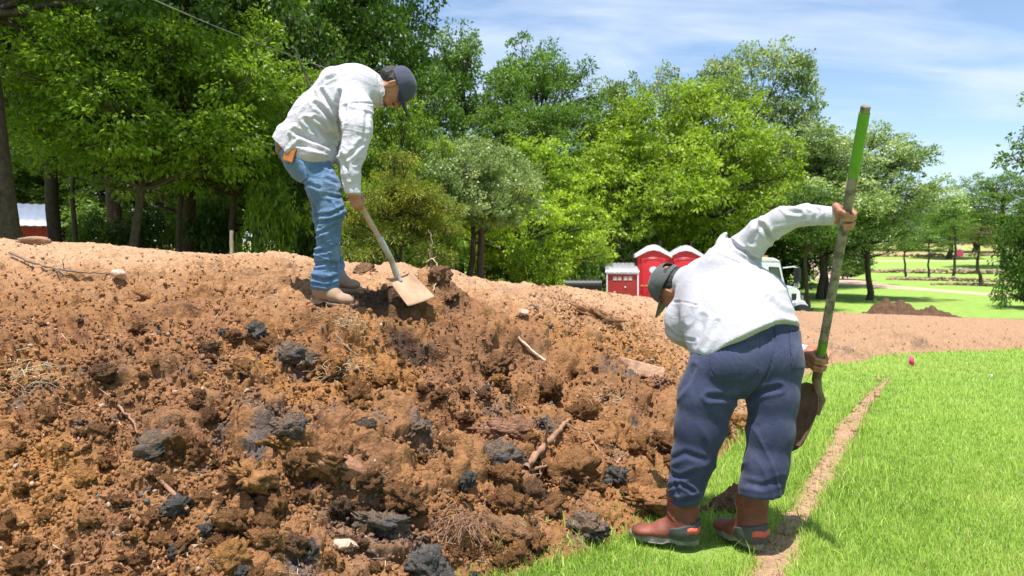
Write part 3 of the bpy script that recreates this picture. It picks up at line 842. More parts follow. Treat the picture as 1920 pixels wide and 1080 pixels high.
# --- middle
MT = 'trees in the middle of the picture'
tree('fine', 868, 30.0, 68, 250, LEAF_MID, rz=.3, name='cedar_elm_tree', label='tall mid-green tree against the sky just right of the dark cap', group=MT)
tree('fine', 1010, 32.0, 100, 240, LEAF_MID, rz=2.0, name='cedar_elm_tree', label='tall mid-green tree with feathery top, left of the bright trees', group=MT)
tree('fine', 945, 27.0, 170, 260, LEAF_MID, rz=3.6, name='cedar_elm_tree', label='mid-green tree between the two tall feathery tops', group=MT)
tree('oak_high', 838, 16.0, 262, 200, LEAF_GREY, BARK_GREY, rz=1.0, name='live_oak_tree', label='grey-green tree with forked trunk right of the first shovel', group=MT)
tree('oak_high', 905, 17.0, 268, 210, LEAF_GREY, BARK, rz=2.9, name='live_oak_tree', label='small leaning tree next to the forked grey-green one', group=MT)
tree('bright2', 1000, 20.0, 268, 280, LEAF_LIME, rz=.8, name='pecan_tree', label='bright yellow-green tree left of the red toilets', group=MT)
tree('bright2', 1165, 31.0, 188, 330, LEAF_LIME, rz=2.6, name='pecan_tree', label='large bright tree right above the red toilets', group=MT)
tree('bright2', 1335, 32.0, 150, 340, LEAF_LIME, rz=4.4, name='pecan_tree', label='large bright tree above the raised white sleeve', group=MT)
tree('oak', 1225, 37.0, 140, 260, LEAF_GREY, rz=5.0, name='live_oak_tree', label='grey-green tree top showing behind the bright trees', group=MT)
tree('oak', 1405, 38.0, 92, 300, LEAF_GREY, rz=.6, name='live_oak_tree', label='tallest grey-green oak right of the bright trees', group=MT)
tree('oak', 1535, 36.0, 232, 290, LEAF_GREY, rz=2.4, name='live_oak_tree', label='grey-green oak behind the raised shovel handle', group=MT)
tree('oak', 1628, 35.0, 246, 270, LEAF_GREY, rz=4.1, name='live_oak_tree', label='grey-green oak with dark trunk standing right of the shovel handle', group=MT)
tree('slender', 1508, 29.0, 345, 150, LEAF_DARK, rz=1.0, name='young_tree', label='slender leaning tree just right of the white truck', group=MT)
tree('slender', 1556, 36.0, 330, 170, LEAF_MID, rz=3.0, name='young_tree', label='thin tree behind the lower shovel handle', group=MT)
tree('slender', 1465, 40.0, 350, 150, LEAF_MID, rz=.2, name='young_tree', label='thin tree behind the white truck cab', group=MT)
# --- right and far
RT = 'trees of the far field'
for i, (k, px, d, top, w, lf, lb) in enumerate([
        ('slender', 1694, 72, 425, 75, LEAF_MID, 'first small field tree right of the big oak'),
        ('slender', 1743, 70, 425, 75, LEAF_MID, 'second small field tree right of the big oak'),
        ('slender', 1793, 66, 375, 95, LEAF_MID, 'field tree that carries the pink sign'),
        ('sparse', 1838, 50, 398, 105, LEAF_CEDAR, 'almost bare thin tree in the far field'),
        ('dark', 1780, 120, 372, 130, LEAF_MID, 'distant rounded tree under the open sky'),
        ('dark', 1880, 92, 325, 170, LEAF_MID, 'large distant tree at the right edge'),
        ('fine', 1830, 140, 400, 120, LEAF_MID, 'distant tree between the rounded and the large one'),
        ('dark', 1690, 150, 385, 150, LEAF_MID, 'distant tree half hidden by the big oak'),
        ('dark', 1600, 160, 390, 170, LEAF_MID, 'distant tree behind the shovel handle hand'),
        ('dark', 1990, 100, 340, 180, LEAF_MID, 'distant tree past the right edge'),
        ('dark', 1500, 150, 390, 170, LEAF_DARK, 'distant tree above the gravel track'),
        ('bush', 1925, 30, 400, 120, LEAF_DARK, 'dense dark bush at the right edge of the lawn')]):
    tree(k, px, d, top, w, lf, name='field_tree' if k != 'bush' else 'large_bush', label=lb, group=RT, rz=i * 1.7 + .5, cat='bush' if k == 'bush' else 'tree')
# overhanging branch at the right edge belongs to a tree standing out of frame
tree('slender', 1985, 22.0, 125, 250, LEAF_DARK, rz=.7, name='young_tree', label='leafy twigs hanging in at the right edge of the sky', group=RT)
# --- back rank closing the wood
for i, (px, where) in enumerate([(-140, 'beyond the left edge'), (-20, 'behind the thick black trunk'), (120, 'above the red barn'), (250, 'deep behind the leaning elm'), (370, 'deep behind the bright elm'),
        (500, 'behind the trousers of the man in jeans'), (640, 'behind the first shovel handle'), (770, 'behind the juniper'), (900, 'behind the forked grey-green tree'), (1030, 'behind the bright tree left of the toilets'),
        (1160, 'behind the low red bin'), (1290, 'behind the right red toilet'), (1410, 'behind the raised white sleeve'), (1500, 'behind the white truck cab')]):
    tree('dark' if i % 2 else 'fine', px + random.uniform(-20, 20), 46 + random.uniform(-3, 7), 285 + random.uniform(-30, 40) if px > 700 else 150, 300, LEAF_DARK if i % 3 else LEAF_MID,
         name='background_tree', label='dark rear tree, ' + where, group='rear rank of the wood', rz=i * 2.1)
# --- undergrowth
for i, (px, d, top, w, lf, where) in enumerate([(-20, 17, 400, 110, LEAF_DARK, 'left of the thick black trunk'), (165, 19, 405, 110, LEAF_MID, 'right of the red barn'), (270, 20, 400, 150, LEAF_DARK, 'behind the leaning elm trunk'),
        (400, 18, 392, 160, LEAF_DARK, 'behind the fence post'), (505, 14.5, 330, 110, LEAF_BRIGHT, 'bright, touching the jeans at their left'),
        (560, 17, 380, 130, LEAF_DARK, 'behind the knees of the man in jeans'), (700, 17, 400, 160, LEAF_DARK, 'behind the square shovel'), (790, 24, 430, 120, LEAF_DARK, 'dark, below the juniper at right'),
        (960, 24, 395, 180, LEAF_MID, 'below the tall feathery trees'), (1050, 25, 380, 170, LEAF_MID, 'left of the black pipe'), (1115, 30, 390, 180, LEAF_GREY, 'grey-green, above the low red bin'),
        (1230, 36, 400, 200, LEAF_MID, 'behind the left red toilet'), (1330, 36, 420, 180, LEAF_MID, 'behind the bent white shirt'), (1430, 40, 430, 160, LEAF_DARK, 'behind the truck roof'),
        (1000, 19, 455, 90, LEAF_BRIGHT, 'small and bright at the crest of the berm'), (1085, 27, 440, 120, LEAF_MID, 'low, above the black pipe'), (1165, 33, 430, 120, LEAF_GREY, 'grey, right behind the low red bin'), (1580, 60, 440, 110, LEAF_DARK, 'by the gravel track')]):
    tree('bush', px, d, top, w, lf, name='undergrowth_bush', label='leafy undergrowth bush ' + where, group='undergrowth bushes', rz=i * 1.1, cat='bush')
# ================================================================== clods, stones and crumbs of the mound
def rock_mesh(name, seed, sub=3, amp=.30, flat=(1, 1, 1), fine=.10, faceted=0.0):
    bm = bmesh.new(); bmesh.ops.create_icosphere(bm, subdivisions=sub, radius=1.0)
    v = np.array([q.co[:] for q in bm.verts])
    g = np.random.default_rng(seed)
    if faceted > 0:      # knock flat faces into it
        for _ in range(int(9)):
            n = g.normal(0, 1, 3); n /= np.linalg.norm(n); h = g.uniform(.55, .85)
            k = v @ n; over = np.maximum(0, k - h)
            v = v - faceted * over[:, None] * n
    o = g.uniform(0, 50, 3)
    r = 1 + amp * fbm(v[:, 0] * 1.3 + o[0], v[:, 1] * 1.3 + o[1], v[:, 2] * 1.3 + o[2], seed=seed, oct=3) * 1.5
    k = fbm(v[:, 0] * 4 + o[1], v[:, 1] * 4, v[:, 2] * 4, seed=seed + 3, oct=3)
    r += fine * (np.abs(k) * 2.4 - .5) + fine * .8 * vnoise(v[:, 0] * 7 + o[2], v[:, 1] * 7, v[:, 2] * 7, seed=seed + 7) + fine * .55 * vnoise(v[:, 0] * 15, v[:, 1] * 15, v[:, 2] * 15, seed=seed + 8)
    v = v * r[:, None] * np.array(flat)
    for q, c in zip(bm.verts, v): q.co = c
    me = bpy.data.meshes.new(name); bm.to_mesh(me); bm.free()
    me.polygons.foreach_set('use_smooth', np.ones(len(me.polygons), dtype=bool))
    return me

CL = dict(brown=soil_mat('clod_brown', False, ((.40, .21, .105), (.26, .14, .075)), 1.0, .06),
          ochre=soil_mat('clod_ochre', False, ((.46, .225, .085), (.33, .165, .075)), 1.0, .06),
          dark=soil_mat('clod_dark', False, ((.32, .175, .098), (.20, .112, .066)), 1.0, .06),
          clay=soil_mat('clod_clay', False, ((.30, .19, .115), (.125, .115, .110)), 1.0, .06),
          pale=soil_mat('clod_pale', False, ((.48, .30, .20), (.36, .22, .14)), .8, .06),
          stone=soil_mat('stone_buff', False, ((.62, .47, .36), (.50, .37, .28)), .5, .06))
CLOD = soil_mat('clod_soil', 'object', None, 1.0, .06)
ROCKS = [rock_mesh('clod', 300 + i, 4, .52, (1, random.uniform(.65, 1), random.uniform(.5, .8)), .30, .5) for i in range(9)]
ROCKS_F = [rock_mesh('stone', 330 + i, 3, .18, (1, random.uniform(.6, .9), random.uniform(.45, .7)), .05, .9) for i in range(4)]

def set_rock(me, mat, p, size, name='clod', sink=.35, rot=None, parent=mound, stretch=(1, 1, 1)):
    o = bpy.data.objects.new(name, me); COL.objects.link(o)
    if not me.materials: me.materials.append(None)
    o.material_slots[0].link = 'OBJECT'; o.material_slots[0].material = mat
    o.location = (p[0], p[1], p[2] + size * (.55 - sink))
    o.rotation_euler = rot if rot is not None else (random.uniform(-.6, .6), random.uniform(-.6, .6), random.uniform(0, 6.28))
    o.scale = (size * stretch[0], size * stretch[1], size * stretch[2])
    if parent is not None: o.parent = parent
    return o

def scatter_clods():
    n = 0; g = np.random.default_rng(404)
    while n < 285:
        px = g.uniform(-60, 1420); py = g.uniform(520, 1110)
        lim = np.interp(px, [-60, 600, 1000, 1200, 1420], [560, 600, 640, 690, 760])
        if py < lim + g.uniform(-40, 160): continue
        # toe line of the loose soil
        if py > np.interp(px, [1000, 1160, 1380, 1420], [1110, 1010, 850, 800]): continue
        p = mound_hit(px, py)
        if p[2] < 0.02 or math.hypot(p[0] - foot_a1[0], p[1] - foot_a1[1]) < .3: continue
        size = float(np.clip(g.lognormal(math.log(.034), .55), .016, .10))
        if py > 800 and 150 < px < 1250 and g.uniform() < .25: size *= 1.5
        if px < 330: size *= .62
        low = (py - lim) / 400
        w = g.uniform()
        o = set_rock(ROCKS[g.integers(len(ROCKS))], CLOD, p, size, sink=.5)
        c = mound_at(p[0], p[1], 3) * g.uniform(.78, 1.12)
        if w < .015 + .06 * low and 250 < px < 1250: c = np.array([.15, .138, .130])
        elif w > .93: c = np.array([.45, .225, .08])
        o.color = (*c, 1)
        n += 1
scatter_clods()

def scatter_crumbs(name, n, region, smin, smax, seed, onlawn=False):
    """small crumbs, far too many to count: one part of the mound"""
    g = np.random.default_rng(seed)
    bm = bmesh.new(); bmesh.ops.create_icosphere(bm, subdivisions=1, radius=1.0)
    bv = np.array([v.co[:] for v in bm.verts]); bf = np.array([[v.index for v in f.verts] for f in bm.faces]); bm.free()
    y = 1 / np.sqrt(g.uniform(1 / region[3] ** 2, 1 / region[2] ** 2, n * 3))
    x = g.uniform(region[0], region[1], n * 3) * y
    rough = mound_at(x, y, 4); t = mound_at(x, y, 5); z = mound_at(x, y)
    ok = (z > 0.01) & (t > 0.0) & (t < 1.05) & (g.uniform(0, 1, n * 3) < .16 + .84 * rough)
    x, y, z, rough = [q[ok][:n] for q in (x, y, z, rough)]
    m = len(x)
    s = np.clip(g.lognormal(math.log(smin * 1.7), .55, m), smin, smax) * (.5 + .5 * rough)
    jit = bv[None] * (1 + g.normal(0, .34, (m, len(bv), 1))) * g.uniform(.55, 1.1, (m, 1, 3))
    v = jit * s[:, None, None] + np.stack([x, y, z + s * .35], 1)[:, None, :]
    f = bf[None] + (np.arange(m) * len(bv))[:, None, None]
    me = mesh_np(name, v.reshape(-1, 3), f.reshape(-1, 3), smooth=False)
    c = mound_at(x, y, 3)
    k = g.uniform(0, 1, m)
    c = c * g.uniform(.8, 1.3, m)[:, None]
    c = np.where((k < .012)[:, None], np.array([.50, .36, .26])[None], c)
    c = np.where(((k > .965) & (rough > .6))[:, None], np.array([.14, .115, .10])[None], c)
    cc = np.repeat(c, len(bv), 0)
    a = me.color_attributes.new('soil', 'FLOAT_COLOR', 'POINT')
    a.data.foreach_set('color', np.concatenate([cc, np.ones((len(cc), 1))], 1).astype(np.float32).ravel())
    o = obj(name, me, SOIL, mound)
    o['kind'] = 'stuff'
    return o
scatter_crumbs('soil_crumbs', 36000, (-.85, .62, 2.1, 9.0), .0042, .017, 17)

scatter_crumbs('berm_crumbs', 12000, (.02, .72, 6.0, 15.0), .006, .024, 19)
# ================================================================== bodies: smooth blended volumes turned into one skin
class Field:
    def __init__(s, lo, hi, h):
        s.lo = np.array(lo, float); s.h = h
        s.n = np.ceil((np.array(hi, float) - s.lo) / h).astype(int) + 1
        s.D = np.full(s.n, 9.0, np.float32)
        s.ax = [s.lo[i] + h * np.arange(s.n[i]) for i in range(3)]
    def _sl(s, lo, hi):
        a = np.clip(np.floor((lo - s.lo) / s.h).astype(int), 0, s.n); b = np.clip(np.ceil((hi - s.lo) / s.h).astype(int) + 1, 0, s.n)
        sl = tuple(slice(a[i], b[i]) for i in range(3))
        g = np.meshgrid(*[s.ax[i][sl[i]] for i in range(3)], indexing='ij')
        return sl, g
    def _put(s, sl, d, k, sub=False):
        o = s.D[sl]
        if sub: s.D[sl] = np.maximum(o, -d) if k <= 0 else -smin(-o, d, k); return
        s.D[sl] = np.minimum(o, d) if k <= 0 else smin(o, d.astype(np.float32), k)
    def seg(s, a, b, ra, rb, ua=None, ub=None, k=0.03, sub=False):
        """tapered limb piece, section radii (along u, across u)"""
        a = np.asarray(a, float); b = np.asarray(b, float)
        ra = (ra, ra) if np.isscalar(ra) else ra; rb = (rb, rb) if np.isscalar(rb) else rb
        m = max(max(ra), max(rb)) + 3 * k + .03
        sl, g = s._sl(np.minimum(a, b) - m, np.maximum(a, b) + m)
        if g[0].size == 0: return s
        ab = b - a; L = np.linalg.norm(ab) + 1e-9; n = ab / L
        P0 = [g[i] - a[i] for i in range(3)]
        t = np.clip(sum(P0[i] * ab[i] for i in range(3)) / (L * L), 0, 1)
        q = [P0[i] - t * ab[i] for i in range(3)]
        qa = sum(q[i] * n[i] for i in range(3)); q2 = sum(c * c for c in q)
        if ua is None:
            r = ra[0] + (rb[0] - ra[0]) * t
            d = np.sqrt(q2) - r
        else:
            ua = np.asarray(ua, float); ub = ua if ub is None else np.asarray(ub, float)
            def orth(u): u = u - n * (u @ n); return u / (np.linalg.norm(u) + 1e-9)
            ua, ub = orth(ua), orth(ub)
            uu = [ua[i] + (ub[i] - ua[i]) * t for i in range(3)]
            ul = np.sqrt(sum(c * c for c in uu)) + 1e-9
            qu = sum(q[i] * uu[i] for i in range(3)) / ul
            ru = ra[0] + (rb[0] - ra[0]) * t; rw = ra[1] + (rb[1] - ra[1]) * t
            qw2 = np.maximum(0, q2 - qu * qu - qa * qa)
            rm = np.minimum(ru, rw)
            d = (np.sqrt((qu / ru) ** 2 + qw2 / rw ** 2 + (qa / (0.5 * (ru + rw))) ** 2) - 1) * rm
        s._put(sl, d, k, sub); return s
    def chain(s, pts, rad, us=None, k=0.03):
        for i in range(len(pts) - 1):
            s.seg(pts[i], pts[i + 1], rad[i], rad[i + 1], None if us is None else us[i], None if us is None else us[i + 1], k)
        return s
    def ell(s, c, r, M=None, k=0.02, sub=False):
        """ellipsoid; rows of M are its axes"""
        c = np.asarray(c, float); r = np.asarray(r, float) * np.ones(3)
        M = np.eye(3) if M is None else np.asarray(M, float)
        m = r.max() + 3 * k + .02
        sl, g = s._sl(c - m, c + m)
        if g[0].size == 0: return s
        e = [g[i] - c[i] for i in range(3)]
        l = [sum(M[j][i] * e[i] for i in range(3)) / r[j] for j in range(3)]
        d = (np.sqrt(sum(x * x for x in l)) - 1) * r.min()
        s._put(sl, d, k, sub); return s
    def cut(s, fn):
        """keep where fn(X,Y,Z) < 0"""
        g = np.meshgrid(*s.ax, indexing='ij')
        s.D = np.maximum(s.D, fn(*g).astype(np.float32)); return s
    def mesh(s):
        return nets(s.D, s.lo, s.h)

def smin(a, b, k):
    h = np.clip(.5 + .5 * (b - a) / k, 0, 1)
    return b + (a - b) * h - k * h * (1 - h)

def nets(D, lo, h):
    """surface nets"""
    D = D.copy(); D[0] = D[-1] = 1; D[:, 0] = D[:, -1] = 1; D[:, :, 0] = D[:, :, -1] = 1
    ins = D < 0
    n = np.array(D.shape) - 1
    cnt = np.zeros(n, np.int8)
    offs = [(a, b, c) for a in (0, 1) for b in (0, 1) for c in (0, 1)]
    for a, b, c in offs: cnt += ins[a:a + n[0], b:b + n[1], c:c + n[2]]
    act = (cnt > 0) & (cnt < 8)
    idx = np.full(n, -1, np.int64); ijk = np.argwhere(act); idx[act] = np.arange(len(ijk))
    val = {o: D[ijk[:, 0] + o[0], ijk[:, 1] + o[1], ijk[:, 2] + o[2]] for o in offs}
    acc = np.zeros((len(ijk), 3)); num = np.zeros(len(ijk))
    for o in offs:
        for ax in range(3):
            if o[ax]: continue
            o2 = list(o); o2[ax] = 1; o2 = tuple(o2)
            d0, d1 = val[o], val[o2]; m = (d0 < 0) != (d1 < 0)
            t = np.where(m, d0 / np.where(m, d0 - d1, 1), 0)
            p = np.tile(np.array(o, float), (len(ijk), 1)); p[:, ax] += t
            acc += p * m[:, None]; num += m
    v = lo + h * (ijk + acc / num[:, None])
    F = []
    for ax in range(3):
        b, c = (ax + 1) % 3, (ax + 2) % 3
        s0 = [slice(None)] * 3; s1 = [slice(None)] * 3
        s0[ax] = slice(0, -1); s1[ax] = slice(1, None)
        e = ins[tuple(s0)] != ins[tuple(s1)]
        w = np.argwhere(e)
        w = w[(w[:, b] > 0) & (w[:, c] > 0) & (w[:, b] < n[b]) & (w[:, c] < n[c])]
        def I(db, dc):
            q = w.copy(); q[:, b] -= db; q[:, c] -= dc
            return idx[q[:, 0], q[:, 1], q[:, 2]]
        quad = np.stack([I(1, 1), I(0, 1), I(0, 0), I(1, 0)], 1)
        flip = ~ins[w[:, 0], w[:, 1], w[:, 2]]
        quad[flip] = quad[flip][:, ::-1]
        F.append(quad)
    f = np.concatenate(F); f = f[(f >= 0).all(1)]
    return v, f

def vnormals(v, f):
    n = np.zeros_like(v)
    fn = np.cross(v[f[:, 2]] - v[f[:, 0]], v[f[:, 3]] - v[f[:, 1]])
    for k in range(4): np.add.at(n, f[:, k], fn)
    return n / (np.linalg.norm(n, axis=1)[:, None] + 1e-12)

def relax(v, f, it=1, lam=.5):
    for _ in range(it):
        acc = np.zeros_like(v); num = np.zeros(len(v))
        for a, b in ((0, 1), (1, 2), (2, 3), (3, 0)):
            np.add.at(acc, f[:, a], v[f[:, b]]); np.add.at(acc, f[:, b], v[f[:, a]])
            np.add.at(num, f[:, a], 1); np.add.at(num, f[:, b], 1)
        v = v + lam * (acc / np.maximum(num, 1)[:, None] - v)
    return v

def seg_dist(px, py, line):
    d = np.full(len(px), 1e9)
    for (x0, y0), (x1, y1) in zip(line[:-1], line[1:]):
        dx, dy = x1 - x0, y1 - y0
        t = np.clip(((px - x0) * dx + (py - y0) * dy) / (dx * dx + dy * dy + 1e-9), 0, 1)
        d = np.minimum(d, np.hypot(px - x0 - t * dx, py - y0 - t * dy))
    return d

def sculpt(v, f, strokes, side=-1):
    """press folds and seams into cloth: strokes (polyline, width, depth, ridge) as drawn on the side that faces the camera"""
    n = vnormals(v, f)
    px = CX + FPX * v[:, 0] / v[:, 1]; py = HY - FPX * (v[:, 2] - CZ) / v[:, 1]
    face = np.clip(-(n[:, 1]) * 1.4 + .35, 0, 1)
    disp = np.zeros(len(v))
    for line, w, dep, ridge in strokes:
        d = seg_dist(px, py, line)
        ends = np.array(line, float)
        e = np.minimum(np.hypot(px - ends[0, 0], py - ends[0, 1]), np.hypot(px - ends[-1, 0], py - ends[-1, 1]))
        taper = np.clip(e / (3 * w) + .35, 0, 1)
        disp += taper * (-dep * np.exp(-(d / w) ** 2) + ridge * np.exp(-((d - 2.0 * w) / (1.0 * w)) ** 2))
    return v + n * (disp * face)[:, None]

def folds(v, f, axis, fa, fc, amp, seed, mask=None, ridged=True, oct=2):
    """procedural cloth folds that run across `axis`"""
    n = vnormals(v, f)
    a = np.asarray(axis, float); a /= np.linalg.norm(a)
    b = np.cross(a, [.3, .9, .1]); b /= np.linalg.norm(b); c = np.cross(a, b)
    s, p, q = v @ a, v @ b, v @ c
    k = fbm(s * fa + 1.2 * fbm(p * fc * 1.3, q * fc * 1.3, s * fc, seed=seed + 9, oct=2), p * fc, q * fc, seed=seed, oct=oct)
    if ridged: k = np.clip(1 - np.abs(k) * 2.6, -.4, 1) ** 3 - .2 if False else (np.maximum(0, 1 - np.abs(k) * 3.2) ** 1.6 - .25)
    m = 1.0 if mask is None else mask
    return v + n * (amp * k * m)[:, None]

def patch(name, v, f, poly, mat, parent, off=.004, thick=.003, toward=-.05):
    """piece of cloth sewn on: the camera-side faces of a garment inside an outline, lifted off"""
    n = vnormals(v, f)
    c = v[f].mean(1); cn = n[f].mean(1)
    px = CX + FPX * c[:, 0] / c[:, 1]; py = HY - FPX * (c[:, 2] - CZ) / c[:, 1]
    ins = np.zeros(len(c), bool); q = np.array(poly, float); m = len(q)
    for i in range(m):
        (x0, y0), (x1, y1) = q[i], q[(i + 1) % m]
        with np.errstate(divide='ignore', invalid='ignore'):
            cr = ((y0 > py) != (y1 > py)) & (px < (x1 - x0) * (py - y0) / (y1 - y0 + 1e-12) + x0)
        ins ^= cr
    ins &= (cn * c / np.linalg.norm(c, axis=1)[:, None]).sum(1) < toward
    ff = f[ins]
    if not len(ff): return None
    u, inv = np.unique(ff, return_inverse=True)
    o = obj(name, mesh_np(name, v[u] + n[u] * off, inv.reshape(-1, 4)), mat, parent)
    md = o.modifiers.new('cloth', 'SOLIDIFY'); md.thickness = thick; md.offset = -1
    return o

def near(v, p, r):
    return np.exp(-(((v - np.asarray(p)) ** 2).sum(1)) / (r * r))

def skin_obj(name, v, f, mat, parent):
    return obj(name, mesh_np(name, v, f), mat, parent)

def frame(fwd, up):
    f = np.asarray(fwd, float); f /= np.linalg.norm(f)
    u = np.asarray(up, float); u = u - f * (u @ f); u /= np.linalg.norm(u)
    s = np.cross(f, u)              # to the figure's right
    return np.stack([f, s, u])

def head_mesh(c, M, neck_to, neck_r=.06, beard=True, h=.0036, scale=1.0):
    """head with face; rows of M: forward, right, up"""
    W = lambda a, b, d: c + scale * (M[0] * a + M[1] * b + M[2] * d)
    S = scale
    F = Field(np.minimum(c, neck_to) - .20, np.maximum(c, neck_to) + .20, h)
    F.ell(W(-.012, 0, .030), np.array([.096, .077, .098]) * S, M, 0)
    F.ell(W(.030, 0, -.045), np.array([.070, .060, .075]) * S, M, .03)
    F.ell(W(.058, 0, -.090), np.array([.030, .034, .026]) * S, M, .03)
    F.seg(W(.086, 0, .012), W(.118, 0, -.030), .010 * S, .016 * S, k=.014)          # nose
    for s in (-1, 1):
        F.ell(W(.105, .014 * s, -.033), .010 * S, M, .008)                           # nostrils
        F.ell(W(.066, .040 * s, -.018), np.array([.022, .022, .018]) * S, M, .02)    # cheek bones
        F.seg(W(.088, .012 * s, .024), W(.074, .050 * s, .022), .010 * S, .008 * S, k=.014)  # brows
        F.ell(W(.090, .030 * s, .004), np.array([.014, .018, .012]) * S, M, .008, sub=True)  # eye sockets
        F.ell(W(.076, .030 * s, .004), .0125 * S, M, .003)                           # eyeballs
        F.ell(W(-.010, .080 * s, -.012), np.array([.019, .008, .033]) * S, M, .008)  # ears
        F.ell(W(-.002, .090 * s, -.010), np.array([.010, .006, .018]) * S, M, .004, sub=True)
        F.seg(W(-.020, .084 * s, .012), W(-.022, .086 * s, -.022), .006 * S, .005 * S, k=.006)
    F.seg(W(.094, -.018, -.060), W(.094, .018, -.060), .009 * S, .009 * S, k=.008)   # lips
    F.seg(W(.092, -.015, -.071), W(.092, .015, -.071), .009 * S, .009 * S, k=.006)
    F.chain([W(-.022, 0, -.045), np.asarray(neck_to)], [neck_r * S, neck_r * 1.12 * S], k=.03)
    v, f = F.mesh()
    return relax(v, f, 1, .3), f

def grip_hand(centre, axis, wrist, fing, rh, h=.0026, size=1.0, forearm=.10, arm_to=None):
    """hand closed round a handle: centre on the handle, handle axis (towards the thumb end), wrist point, fing: side over which the fingers go"""
    c = np.asarray(centre, float); a = np.asarray(axis, float); a = a / np.linalg.norm(a)
    w = np.asarray(wrist, float) - c; w = w - a * (w @ a); w /= np.linalg.norm(w)       # handle -> wrist, square to the handle
    o = np.cross(a, w)
    if o @ np.asarray(fing, float) < 0: o = -o                                          # side over which the fingers pass
    S = size
    F = Field(np.minimum(c, wrist) - .16, np.maximum(c, wrist) + .16, h)
    wr = np.asarray(wrist, float)
    fore = (wr - c) if arm_to is None else (np.asarray(arm_to, float) - wr)
    fore = fore / np.linalg.norm(fore)
    R0 = rh + .010 * S
    # palm: lies along the handle on the wrist side, knuckles turned to the finger side
    kn = []
    for i, off in enumerate((.030, .010, -.010, -.029)):
        base = c + a * off * S + (w * .62 + o * .80) * (R0 + .012 * S)
        kn.append(base)
    mid = c + w * (R0 + .040 * S) + a * .002 + o * .012 * S
    for b in kn: F.seg(mid, b, .0165 * S, .0118 * S, k=.012)
    F.seg(c + a * .022 * S + w * (R0 + .024 * S), c - a * .026 * S + w * (R0 + .026 * S), .017 * S, .017 * S, k=.014)
    F.seg(mid, wr, (.024 * S), .026 * S, k=.02)
    F.seg(wr, wr + fore * forearm, .0265 * S, .034 * S, k=.02)
    # four fingers of unequal length curling round
    for i, (off, ln, r) in enumerate(((.030, 1.0, .0092), (.010, 1.08, .0097), (-.010, 1.0, .0092), (-.029, .82, .0082))):
        p = [kn[i]]
        for ang, rr in ((62, 1.18), (112, 1.08), (165, 1.02), (165 + 48 * ln, 1.0)):
            t = R(ang)
            p.append(c + a * (off * S * (1 - .10 * (ang / 200)) + .004 * math.sin(i * 2.1)) + (w * math.cos(t) + o * math.sin(t)) * R0 * rr)
        rad = [r * 1.16 * S, r * 1.10 * S, r * 1.04 * S, r * .96 * S, r * .86 * S]
        for q in range(4): F.seg(p[q], p[q + 1], rad[q], rad[q + 1], k=.0035)
    # thumb: leaves the side of the palm near its base and closes over the other way
    t0 = mid + a * .022 * S + w * .012 * S - o * .010 * S
    t1 = c + a * .046 * S + (w * .72 - o * .70) * (R0 + .012)
    t2 = c + a * .044 * S + (-w * .15 - o * 1.0) * (R0 + .004)
    t3 = c + a * .038 * S + (-w * .90 - o * .45) * (R0 + .003)
    F.seg(t0, t1, .0150 * S, .0120 * S, k=.012); F.seg(t1, t2, .0115 * S, .0105 * S, k=.004); F.seg(t2, t3, .0105 * S, .0088 * S, k=.004)
    v, f = F.mesh()
    return relax(v, f, 1, .35), f

